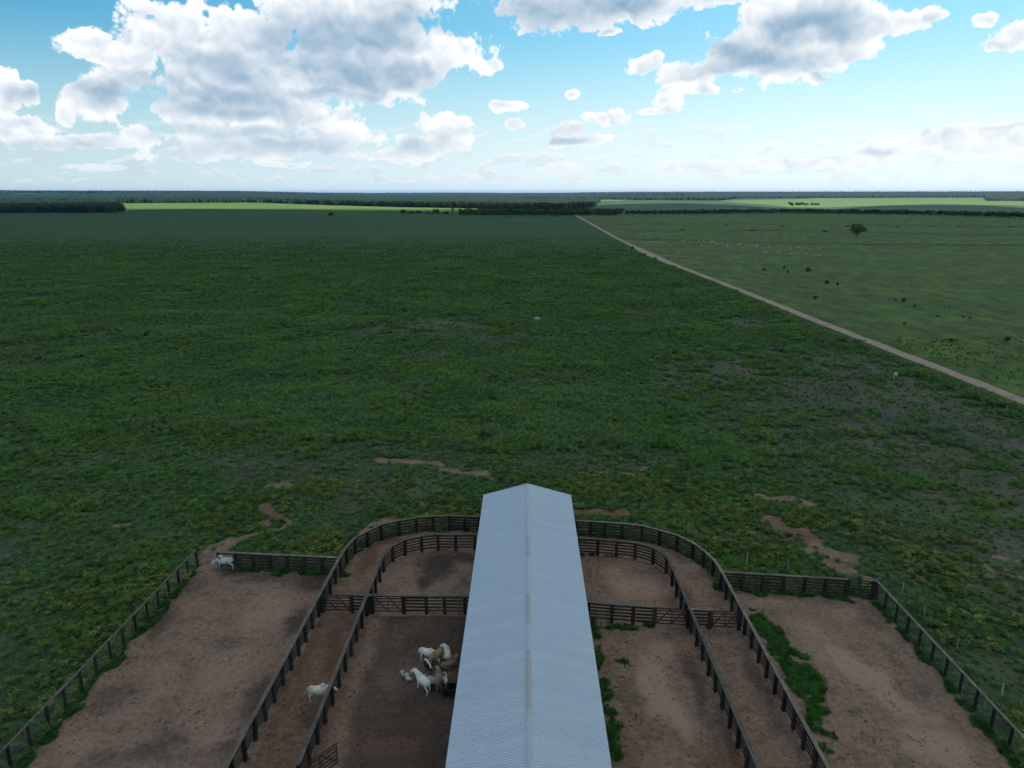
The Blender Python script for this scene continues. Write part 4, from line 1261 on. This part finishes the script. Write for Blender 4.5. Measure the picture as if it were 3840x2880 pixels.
# ridge cap in lengths of different age
seg = [18, 30, 41, 47.5, 51.0, 55.5, 62.0, 66.5, 70.0, 79.95]
tone = ['cap_tan', 'cap_grey', 'cap_tan', 'cap_grey', 'cap_tan', 'cap_grey', 'cap_tan', 'cap_grey', 'cap_grey']
for (a, b_), tn in zip(zip(seg[:-1], seg[1:]), tone):
    mb = MB()
    for sgn in (-1, 1):
        for (ya, yb) in ((a, b_ - 0.004),):
            vs = []
            for yy in (ya, yb):
                for (xo, zo) in ((0, 0.075), (sgn * 0.21, 0.001), (sgn * 0.21, -0.014), (0, 0.060)):
                    vs.append(local(barn, (BX(yy) + xo, yy, ZR + zo)))
            fs = [(0, 1, 5, 4), (1, 2, 6, 5), (2, 3, 7, 6), (0, 3, 2, 1), (4, 5, 6, 7)]
            mb.add(vs, fs)
    mb.build('ridge_cap', M[tn], barn)
for sgn in (-1, 1):
    mb = MB(); mb.beam(local(barn, (BX(Y1) + sgn * 0.05, Y1 + 0.03, ZR - 0.04)), local(barn, (BX(Y1) + sgn * (HW + 0.02), Y1 + 0.03, ZE - 0.02)), 0.06, 0.20)
    mb.build('gable_trim', M['trim'], barn)
    gb = MB()
    gb.beam(local(barn, (BX(Y0) + sgn * (HW - 0.02), Y0, ZE - 0.09)), local(barn, (BX(Y1) + sgn * (HW - 0.02), Y1, ZE - 0.09)), 0.05, 0.10); gb.build('eave_purlin', M['steel'], barn)
for yy in np.arange(20.0, 79.5, 5.9):
    for sgn in (-1, 1):
        mb = MB(); mb.box(local(barn, (BX(yy) + sgn * 4.2, yy, 2.2)), (0.22, 0.22, 4.7)); mb.build('column', M['steel'], barn)
    tr_ = MB()
    c_ = BX(yy)
    tr_.beam(local(barn, (c_ - 4.2, yy, 4.42)), local(barn, (c_ + 4.2, yy, 4.42)), 0.10, 0.14)
    tr_.beam(local(barn, (c_ - 5.2, yy, ZE - 0.14)), local(barn, (c_, yy, ZR - 0.18)), 0.09, 0.12); tr_.beam(local(barn, (c_ + 5.2, yy, ZE - 0.14)), local(barn, (c_, yy, ZR - 0.18)), 0.09, 0.12)
    tr_.beam(local(barn, (c_, yy, 4.45)), local(barn, (c_, yy, ZR - 0.2)), 0.08, 0.08)
    tr_.build('truss', M['steel'], barn)
pu = MB()
for sgn in (-1, 1):
    for t in (0.3, 0.62): pu.beam(local(barn, (BX(Y0) + sgn * HW * t, Y0, ZR + (ZE - ZR) * t - 0.09)), local(barn, (BX(Y1) + sgn * HW * t, Y1 - 0.05, ZR + (ZE - ZR) * t - 0.09)), 0.05, 0.08)
pu.build('purlins', M['steel'], barn)

tr0 = at(1676, 2606)  # open black box on two legs, partly under the eave
t_e = empty('open_container', (tr0[0] + 0.55, tr0[1] + 0.1, 0)); tag(t_e, "open black trough half under the left eave of the barn", "container")
mb = MB()
mb.box((0, 0, 0.30), (1.7, 0.9, 0.06)); mb.box((0, -0.44, 0.50), (1.7, 0.05, 0.46)); mb.box((0, 0.44, 0.50), (1.7, 0.05, 0.46)); mb.box((-0.83, 0, 0.50), (0.05, 0.83, 0.46)); mb.box((0.83, 0, 0.50), (0.05, 0.83, 0.46))
mb.build('tub', M['container'], t_e)
for sx in (-0.65, 0.65):
    mb = MB(); mb.box((sx, 0, 0.125), (0.1, 0.8, 0.29)); mb.build('leg', M['container'], t_e)


# ------------------------------------------------------------------ cattle
def ell(bm, c_, r_, rot=None, sub=2):
    m4 = Matrix.Translation(c_) @ (rot.to_4x4() if rot else Matrix.Identity(4)) @ Matrix.Diagonal((*r_, 1))
    bmesh.ops.create_icosphere(bm, subdivisions=sub, radius=1.0, matrix=m4)


def cap_(bm, a, b_, r0, r1, n=6):
    a = Vector(a); b_ = Vector(b_)
    L = (b_ - a).length; k = max(2, int(L / (min(r0, r1) * 0.7)) + 1)
    for i in range(k + 1):
        t = i / k; r_ = r0 + (r1 - r0) * t
        ell(bm, a.lerp(b_, t), (r_, r_, r_), sub=1 if r_ < 0.12 else 2)


def body_mesh(name, pose, head_z=1.25, head_yaw=0.0, head_fwd=0.0, hump=1.0, coat=None, voxel=0.032, bulk=1.0):
    """one continuous animal body; +X is forward"""
    bm = bmesh.new()
    dz_ = 0.0 if pose == 'stand' else -0.60
    def z(q): return q + dz_
    ell(bm, (0, 0, z(1.00)), (0.74, 0.36, 0.34)); ell(bm, (0.42, 0, z(0.98)), (0.38, 0.31, 0.38)); ell(bm, (-0.52, 0, z(1.06)), (0.38, 0.33, 0.31))
    ell(bm, (0.10, 0, z(0.90)), (0.58, 0.37, 0.32))
    if hump: ell(bm, (0.40, 0, z(1.36)), (0.17 + 0.06 * hump, 0.12 + 0.03 * hump, 0.12 + 0.09 * hump))
    ell(bm, (-0.62, 0, z(1.16)), (0.22, 0.24, 0.17))
    rot = Matrix.Rotation(head_yaw, 3, 'Z')
    sh = Vector((0.60, 0, z(1.12)))
    def H(p): return sh + rot @ (Vector(p) - sh)
    hz_ = head_z + dz_
    poll = H((1.12 + head_fwd, 0, hz_))
    mid_ = (sh + poll) / 2 + Vector((0, 0, 0.03))
    cap_(bm, sh, mid_, 0.26 * bulk, 0.20 * bulk); cap_(bm, mid_, poll, 0.20 * bulk, 0.14 * bulk)
    dirn_ = rot @ Vector((0.6, 0, -0.7)).normalized()
    cap_(bm, sh + Vector((0.0, 0, -0.25)), mid_ + Vector((0, 0, -0.20 * bulk)), 0.12 * bulk, 0.09 * bulk); cap_(bm, mid_ + Vector((0, 0, -0.20 * bulk)), poll + dirn_ * 0.15 + Vector((0, 0, -0.08)), 0.08, 0.06)
    dirn = rot @ Vector((0.78, 0, -0.62 if head_z > 0.9 else -0.85)).normalized()
    muz = poll + dirn * 0.44
    cap_(bm, poll, poll + dirn * 0.2, 0.15 * bulk, 0.13 * bulk); cap_(bm, poll + dirn * 0.2, muz, 0.125 * bulk, 0.105 * bulk)
    sidev = rot @ Vector((0, 1, 0))
    for s_ in (-1, 1):
        e0 = poll + sidev * (0.12 * s_) + Vector((0, 0, 0.03))
        cap_(bm, e0, e0 + sidev * (0.17 * s_) + Vector((0, 0, -0.07)) - dirn * 0.03, 0.045, 0.05)
    if pose == 'stand':
        st_ = 0.06
        for s_ in (-1, 1):
            fx2 = 0.48 + st_ * s_
            cap_(bm, (0.46, 0.17 * s_, 0.86), (fx2, 0.17 * s_, 0.46), 0.125, 0.068); cap_(bm, (fx2, 0.17 * s_, 0.46), (fx2 - 0.02, 0.165 * s_, 0.06), 0.062, 0.052); ell(bm, (fx2 + 0.02, 0.165 * s_, 0.045), (0.085, 0.06, 0.05), sub=1)
            hx2 = -0.66 - st_ * s_
            cap_(bm, (-0.58, 0.15 * s_, 1.0), (-0.50, 0.17 * s_, 0.72), 0.19, 0.12); cap_(bm, (-0.50, 0.17 * s_, 0.72), (hx2 - 0.1, 0.165 * s_, 0.47), 0.11, 0.068); cap_(bm, (hx2 - 0.1, 0.165 * s_, 0.47), (hx2 - 0.03, 0.16 * s_, 0.06), 0.062, 0.052); ell(bm, (hx2, 0.16 * s_, 0.045), (0.085, 0.06, 0.05), sub=1)
    else:
        for s_ in (-1, 1):
            ell(bm, (-0.45, 0.24 * s_, 0.28), (0.32, 0.14, 0.24)); cap_(bm, (-0.30, 0.34 * s_, 0.14), (0.10, 0.42 * s_, 0.08), 0.09, 0.055)
            cap_(bm, (0.50, 0.20 * s_, 0.24), (0.86, 0.22 * s_, 0.12), 0.12, 0.07); cap_(bm, (0.86, 0.22 * s_, 0.10), (0.50, 0.30 * s_, 0.06), 0.06, 0.05)
        ell(bm, (0.0, 0.05, 0.30), (0.62, 0.36, 0.28))
    me = bpy.data.meshes.new(name); bm.to_mesh(me); bm.free()
    tmp = bpy.data.objects.new(name, me); C.objects.link(tmp)
    rm = tmp.modifiers.new('r', 'REMESH'); rm.mode = 'VOXEL'; rm.voxel_size = voxel; rm.use_smooth_shade = True
    sm_ = tmp.modifiers.new('s', 'SMOOTH'); sm_.iterations = 3; sm_.factor = 0.5
    dg = bpy.context.evaluated_depsgraph_get()
    out = bpy.data.meshes.new_from_object(tmp.evaluated_get(dg)); out.name = name
    bpy.data.objects.remove(tmp)
    out.materials.clear(); out.materials.append(coat)
    # tail, horns
    rump = Vector((-0.88, 0, z(1.20)))
    tl_ = MB(); zt_ = max(0.08, z(0.55))
    if pose == 'stand': tl_.tube(rump, (-0.97, 0.02, z(0.95)), 0.035, 0.028, 6); tl_.tube((-0.97, 0.02, z(0.95)), (-0.96, 0.03, zt_), 0.028, 0.02, 6)
    else: tl_.tube(rump, (-1.0, 0.08, 0.25), 0.035, 0.03, 6); tl_.tube((-1.0, 0.08, 0.25), (-0.95, 0.25, 0.06), 0.03, 0.025, 6)
    sw = MB()
    if pose == 'stand': sw.tube((-0.96, 0.03, zt_ + 0.02), (-0.96, 0.03, zt_ - 0.22), 0.05, 0.015, 6)
    else: sw.tube((-0.95, 0.25, 0.07), (-0.80, 0.40, 0.05), 0.045, 0.015, 6)
    hs = []
    for s_ in (-1, 1):
        h0 = poll + sidev * (0.075 * s_) + Vector((0, 0, 0.10)) - dirn * 0.02
        hm = MB(); hm.tube(h0, h0 + sidev * (0.05 * s_) + Vector((0, 0, 0.13)), 0.026, 0.008, 6); hs.append(hm)
    parts = [('tail', mesh_only('tail', tl_.v, tl_.f, coat)), ('tail_switch', mesh_only('tail_switch', sw.v, sw.f, M['dark']))]
    parts += [('horn', mesh_only('horn', h_.v, h_.f, M['horn'])) for h_ in hs]
    return out, parts


def place_cow(name, parts, x, y, face, sc, label, cat='cow', group=None, with_parts=True, z=None):
    o = bpy.data.objects.new(name, parts[0]); C.objects.link(o)
    zz = float(ground_z(np.array(x), np.array(y))) if z is None else z
    o.location = (x, y, zz - 0.01); o.rotation_euler = (0, 0, face); o.scale = (sc, sc, sc)
    tag(o, label, cat, group)
    if with_parts:
        for nm, me in parts[1]:
            c_ = bpy.data.objects.new(nm, me); C.objects.link(c_); c_.parent = o
    return o


white = mat_coat("white_coat", (0.66, 0.66, 0.63), shade=(0.50, 0.51, 0.50))
cream = mat_coat("cream_coat", (0.60, 0.585, 0.54), spots=(0.42, 0.34, 0.22), scale=1.1, thr=0.57)
greyw = mat_coat("grey_white_coat", (0.56, 0.56, 0.53), spots=(0.12, 0.11, 0.12), scale=2.0, thr=0.58, shade=(0.36, 0.36, 0.35))
tanc = mat_coat("tan_coat", (0.30, 0.20, 0.12), shade=(0.20, 0.13, 0.08))
dun = mat_coat("dun_coat", (0.22, 0.17, 0.14), shade=(0.13, 0.10, 0.09))
blackw = mat_coat("black_white_coat", (0.030, 0.028, 0.028), spots=(0.60, 0.60, 0.58), scale=2.6, thr=0.66, stripe=True)
pied = mat_coat("pied_coat", (0.55, 0.56, 0.54), spots=(0.035, 0.035, 0.035), scale=3.4, thr=0.50)
patchc = mat_coat("patched_coat", (0.50, 0.50, 0.50), spots=(0.16, 0.10, 0.06), scale=1.9, thr=0.47, shade=(0.18, 0.18, 0.18))
ghostw = mat_coat("herd_coat", (0.46, 0.47, 0.44), shade=(0.36, 0.36, 0.34))
ghost = mat_coat("grey_coat", (0.40, 0.40, 0.39), spots=(0.12, 0.12, 0.12), scale=1.6, thr=0.55)

PI = math.pi
c_bull = body_mesh("bull", 'stand', 0.84, 0.0, -0.06, 1.5, greyw, bulk=1.18)
x, y = at(842, 2136); place_cow("bull", c_bull, x + 0.1, y + 0.15, PI + 0.02, 1.12, "grey-white humped bull with lowered head at the far left pen opening", 'bull')
c_corr = body_mesh("cow", 'stand', 1.0, 0.25, 0.0, 0.9, cream)
x, y = at(1178, 2632); place_cow("cow", c_corr, x + 0.35, y + 0.2, 0.10, 1.02, "cream cow with tan back standing alone in the left corridor, head at the fence")
GC = 'cattle gathered beside the barn'
def cowat(mesh, u, v, face, sc, label, name='cow', cat='cow', grp=GC):
    x, y = at(u, v); return place_cow(name, mesh, x, y, face, sc * 0.93, label, cat, grp)
m1 = body_mesh("cow", 'stand', 0.75, -0.35, 0.0, 0.5, white); cowat(m1, 1604, 2476, -0.32, 0.98, "white cow standing with its head behind the tan cow, far side of the group")
m2 = body_mesh("cow", 'stand', 0.85, 0.0, 0.0, 0.5, tanc); cowat(m2, 1640, 2484, PI + 0.95, 0.98, "tan brown cow standing between two white cows at the far side of the group")
m3 = body_mesh("cow", 'lie', 1.25, 0.75, 0.0, 0.5, white); cowat(m3, 1677, 2462, PI / 2 + 0.12, 1.0, "white cow lying nearest the barn's eave, head turned left")
m4 = body_mesh("cow", 'lie', 1.28, 0.55, 0.0, 0.4, dun); cowat(m4, 1684, 2500, 0.62, 0.98, "dun cow lying curled below the white lying cow, close to the barn")
m5 = body_mesh("calf", 'stand', 0.9, 0.0, 0.0, 0.0, blackw); cowat(m5, 1605, 2512, -PI / 2 + 0.5, 0.72, "black calf with white back stripe standing in the middle of the group", 'calf', 'calf')
m6 = body_mesh("calf", 'lie', 1.15, 0.35, -0.12, 0.2, patchc); cowat(m6, 1526, 2546, PI - 0.75, 0.80, "grey, white and brown patched calf lying apart at the group's left", 'calf', 'calf')
m7 = body_mesh("cow", 'stand', 1.42, 0.25, -0.05, 0.4, white); cowat(m7, 1588, 2588, PI / 2 + 0.72, 1.10, "large white cow standing at the near side with raised head turned left")
m8 = body_mesh("cow", 'lie', 1.25, -0.2, 0.0, 0.5, ghost); cowat(m8, 1611, 2560, PI - 0.22, 0.92, "greyish white cow lying behind the large white standing cow")
m9 = body_mesh("cow", 'stand', 1.35, 0.35, 0.0, 0.5, dun); cowat(m9, 1646, 2578, PI / 2 + 0.05, 1.02, "grey-brown cow standing seen from behind, between lying cow and spotted calf")
m10 = body_mesh("calf", 'stand', 0.70, 0.0, 0.0, 0.2, pied); cowat(m10, 1669, 2572, -PI / 2 + 0.25, 0.80, "black and white spotted calf with lowered head beside the barn", 'calf', 'calf')
m11 = body_mesh("calf", 'lie', 1.0, 0.5, 0.0, 0.0, blackw); cowat(m11, 1633, 2592, PI * 0.9, 0.62, "small dark calf lying at the hind feet of the grey-brown cow", 'calf', 'calf')
m12 = body_mesh("cow", 'stand', 0.95, -0.4, 0.0, 0.8, ghostw); x, y = at(2012, 1207); place_cow("cow", m12, x, y, -0.25, 1.0, "lone white cow half hidden in tall grass in the middle of the big pasture", z=0.15)
m13 = body_mesh("cow", 'stand', 1.1, 0.3, 0.0, 0.8, ghost); x, y = at(3356, 1424); place_cow("cow", m13, x, y, 0.9, 1.15, "lone grey cow in the grass on the near side of the dirt road", z=0.05)

hm = [body_mesh("cow", 'stand', 0.6, 0.2, 0, 0.6, ghostw, 0.06), body_mesh("cow", 'stand', 1.2, 0.2, 0, 0.6, ghostw, 0.06)]
herd = [(695, 234), (712, 233), (725, 232), (758, 237), (775, 239), (808, 235), (835, 238), (828, 246), (880, 235), (898, 238), (940, 240), (955, 238), (965, 240), (935, 250), (975, 250), (1000, 237), (1018, 247), (1035, 245), (1075, 245), (1105, 240), (1180, 245), (1200, 243), (862, 262), (865, 270), (900, 267), (993, 261), (1040, 258), (1048, 268), (1080, 265), (1078, 277), (1155, 265), (1170, 262), (1188, 250), (1190, 265), (1228, 257), (1245, 272), (1285, 252), (1297, 272), (1315, 275), (1330, 278), (1328, 285), (1350, 265), (1422, 280), (1427, 288), (1490, 273), (1507, 270), (1603, 285), (1603, 297), (1655, 282), (1675, 282), (1690, 305), (1720, 295), (1755, 300), (1845, 300), (1525, 305), (1380, 327), (1400, 324), (1440, 326), (1500, 330), (1497, 345), (1597, 341), (1622, 332), (1648, 345), (1655, 328), (1680, 338), (1730, 343), (1828, 353), (1850, 352), (1642, 187), (1722, 217), (1400, 92), (1565, 108), (2175, 287)]
for i, (hx, hy) in enumerate(sorted(herd)):
    x, y = at(2240 + hx * 0.4521, 800 + hy * 0.4521 + 2)
    place_cow("cow", hm[i % 2], x, y, random.uniform(0, 6.28), random.uniform(0.78, 0.95), f"{nth(i)} white cow from the left in the distant herd beyond the dirt road", group='distant herd of white cattle', with_parts=False)

# ------------------------------------------------------------------ single trees and bushes
lone = tree_parts(501, 12.5, 8.4, 1500, 1.0, 15, 0.04)
x, y = at(3212, 885); place_tree('tree', lone, x, y, 1.0, 0.6, "lone dark broad-crowned tree on the right-hand pasture")
t2 = tree_parts(502, 7.0, 5.5, 400, 1.2, 7, 0.15)
x, y = at(1242, 812); place_tree('tree', t2, x, y, 1.1, 0, "small lone dark tree far out on the left pasture")
bush = tree_parts(503, 2.2, 1.15, 320, 0.5, 7, 0.04)
bl_ = [(2370, 936, 1.2, "round dark bush on the near verge of the dirt road"), (3030, 1022, 1.3, "largest dark bush on the right pasture, below the herd")]
for (u, v, s_, lb) in bl_:
    x, y = at(u, v); place_tree('bush', bush, x, y, s_, random.uniform(0, 6), lb, 'bush', 'dark bushes on the pastures')
for i, (u, v, s_) in enumerate(sorted([(2866, 1018, .9), (2940, 1007, .8), (2954, 1024, .7), (3100, 1068, 1.0), (3140, 1071, .7), (3057, 1124, .8), (3388, 1133, .8), (3357, 1128, .45), (3430, 1153, .5), (3391, 1218, .5), (3565, 1283, .55), (3776, 1282, .75),
                   (3516, 1190, .35), (3612, 1192, .4), (3636, 1196, .4), (3560, 1152, .35)])):
    x, y = at(u, v); place_tree('bush', bush, x, y, s_, random.uniform(0, 6), f"{nth(i)} small dark bush from the left on the pasture right of the road", 'bush', 'dark bushes on the pastures')
for i, (u, v, s_) in enumerate(sorted([(2820, 866, 1.0), (2936, 848, 1.0), (3094, 870, 1.1), (2725, 846, .8), (2560, 863, .9), (2470, 842, .9), (3180, 851, 1.0), (3365, 851, .9), (3398, 829, .8), (3540, 815, .8), (3600, 852, .9), (3790, 852, 1.0), (3140, 803, .8), (3690, 820, .8), (2815, 804, .8), (2730, 805, .8)])):
    x, y = at(u, v); o_ = place_tree('bush', bush, x, y, s_ * 3.0, random.uniform(0, 6), f"{nth(i)} low dark thicket from the left on the far part of the right pasture", 'bush', 'low thickets on the far pasture', szz=0.22)

# rows of trees
kinds = [tree_parts(510 + i, 10.0, 5.2 + (i % 3) * 0.9, 260, 1.7, 8, 0.12 + 0.05 * (i % 2)) for i in range(6)]
tall = tree_parts(530, 14.0, 2.6, 200, 1.4, 7, 0.35)
row = [(1512, 804), (1560, 804), (1600, 804), (1700, 805), (1720, 805), (2300, 808), (2320, 808)]
def rowpts(seg_, step_px):
    out_ = []
    for (u0, v0), (u1, v1) in zip(seg_[:-1], seg_[1:]):
        n = max(1, int(abs(u1 - u0) / step_px))
        for i in range(n): out_.append((u0 + (u1 - u0) * i / n + random.uniform(-4, 4), v0 + (v1 - v0) * i / n + random.uniform(-1.2, 0.8)))
    return out_
for i, (u, v) in enumerate(sorted(rowpts([(1515, 804), (1690, 806)], 13))):
    x, y = at(u, v); place_tree('tree', kinds[random.randrange(6)], x, y, random.choice((0.55, 0.7, 0.8, 1.15)), random.uniform(0, 6), f"{nth(i)} dark tree from the left in the short far row left of the road's end", group='short tree row beyond the left pasture')
x, y = at(1698, 806); place_tree('tree', tall, x, y, 1.0, 0, "slender spire-like tree at the right end of the short far row")
for i, (u, v) in enumerate(sorted(rowpts([(1722, 807), (1900, 808), (2320, 808)], 14))):
    x, y = at(u, v); place_tree('tree', kinds[random.randrange(6)], x, y, random.uniform(0.55, 1.05), random.uniform(0, 6), f"{nth(i)} dark tree from the left in the belt behind the road's far end", group='tree belt behind the road end')
for i, (u, v) in enumerate([(1805, 790), (1965, 788), (2000, 789), (2100, 790), (2120, 792)]):
    x, y = at(u, v); place_tree('tree', kinds[random.randrange(6)], x, y, 1.4, random.uniform(0, 6), f"{nth(i)} tree from the left standing in the bright field beyond the tree belt", group='trees in the bright field')
for i, (u, v) in enumerate(sorted(rowpts([(2350, 806), (2560, 804), (2880, 797), (3160, 799), (3480, 805), (3700, 813), (3900, 822)], 15))):
    x, y = at(u, v); place_tree('tree', kinds[random.randrange(6)], x, y, random.uniform(0.55, 1.15) * (0.8 if u < 2700 else 1.0), random.uniform(0, 6), f"{nth(i)} dark tree from the left in the long belt beyond the right pasture", group='long tree belt beyond the right pasture')
for i, (u, v) in enumerate(sorted(rowpts([(2960, 769), (3080, 768)], 12))):
    x, y = at(u, v); place_tree('tree', kinds[random.randrange(6)], x, y, random.uniform(0.9, 1.4), random.uniform(0, 6), f"{nth(i)} tree from the left in the small copse in the sunlit right field", group='copse in the right field')
big_ = [tree_parts(540 + i, 19.0, 8.0 + i, 320, 2.6, 9, 0.10) for i in range(4)]
for i, (u, v) in enumerate(sorted(rowpts([(-40, 793), (430, 793), (455, 790), (472, 788)], 15))[::-1]):
    x, y = at(u, v); place_tree('tree', big_[random.randrange(4)], x, y, random.uniform(0.72, 1.05), random.uniform(0, 6), f"{nth(i)} tree from the right end of the left wood's front edge", group='front trees of the left wood')

# second ranks and interior of the woods as one mass each
def wood_mass(name, poly_px, step, kset, s0, s1, label):
    P_ = [at(u, v) for u, v in poly_px]
    xs = [p[0] for p in P_]; ys = [p[1] for p in P_]
    x_, y_ = jitter_points(min(xs), max(xs), min(ys), max(ys), step)
    k = in_poly(x_, y_, P_); x_, y_ = x_[k], y_[k]
    s_ = s0 + (s1 - s0) * rng.random(len(x_))
    o = scatter(name, np.stack([x_, y_, terrain(x_, y_)], 1), rng.random(len(x_)) * 6.28, np.stack([s_, s_, s_], 1), rng.integers(0, len(kset), len(x_)), [k_[0] for k_ in kset])
    print(name, len(x_))
    return tag(o, label, 'woodland', kind='stuff')
wood_mass("dense_woodland", [(-420, 791), (425, 791), (462, 787), (440, 777), (400, 766), (420, 758), (300, 757), (-420, 757)], 11.0, big_, 0.65, 1.05, "dense wood of dark crowns at far left, behind its front row")
wood_mass("belt_woodland", [(1725, 806), (2330, 807), (2330, 800), (1740, 801)], 11.0, kinds, 0.8, 1.2, "dark wood filling in behind the central tree belt")
wood_mass("belt_woodland", [(2350, 805), (2560, 803), (2880, 796), (3160, 798), (3480, 804), (3700, 812), (4300, 835), (4300, 818), (3700, 804), (3480, 797), (3160, 792), (2880, 790), (2560, 797), (2350, 800)], 14.0, kinds, 0.5, 0.9, "dark wood filling in behind the long right tree belt")
wood_mass("field_edge_woodland", [(430, 757.5), (960, 757.5), (1200, 765.5), (1500, 773.5), (1900, 780.5), (2110, 783), (2110, 781), (1900, 777), (1500, 770), (1200, 763), (960, 755.6), (430, 755.6)], 13.0, big_, 0.7, 1.1, "rounded crowns along the wood edge beyond the bright field")

# ------------------------------------------------------------------ haze
HZ = 0.000028
mb = MB(); mb.box((0, 6000, 44.0), (36000, 37000, 96.0))
hz = mb.build('haze', bpy.data.materials.new('haze_air')); tag(hz, kind='stuff')
hm_ = hz.data.materials[0]; hm_.use_nodes = True; hn = NT(hm_.node_tree); hn.n.clear()
pv = hn.new('ShaderNodeVolumePrincipled'); pv.inputs['Color'].default_value = (0.13, 0.41, 0.98, 1); pv.inputs['Density'].default_value = HZ
pv.inputs['Anisotropy'].default_value = 0.3
ho = hn.new('ShaderNodeOutputMaterial'); hn.l.new(pv.outputs[0], ho.inputs['Volume'])
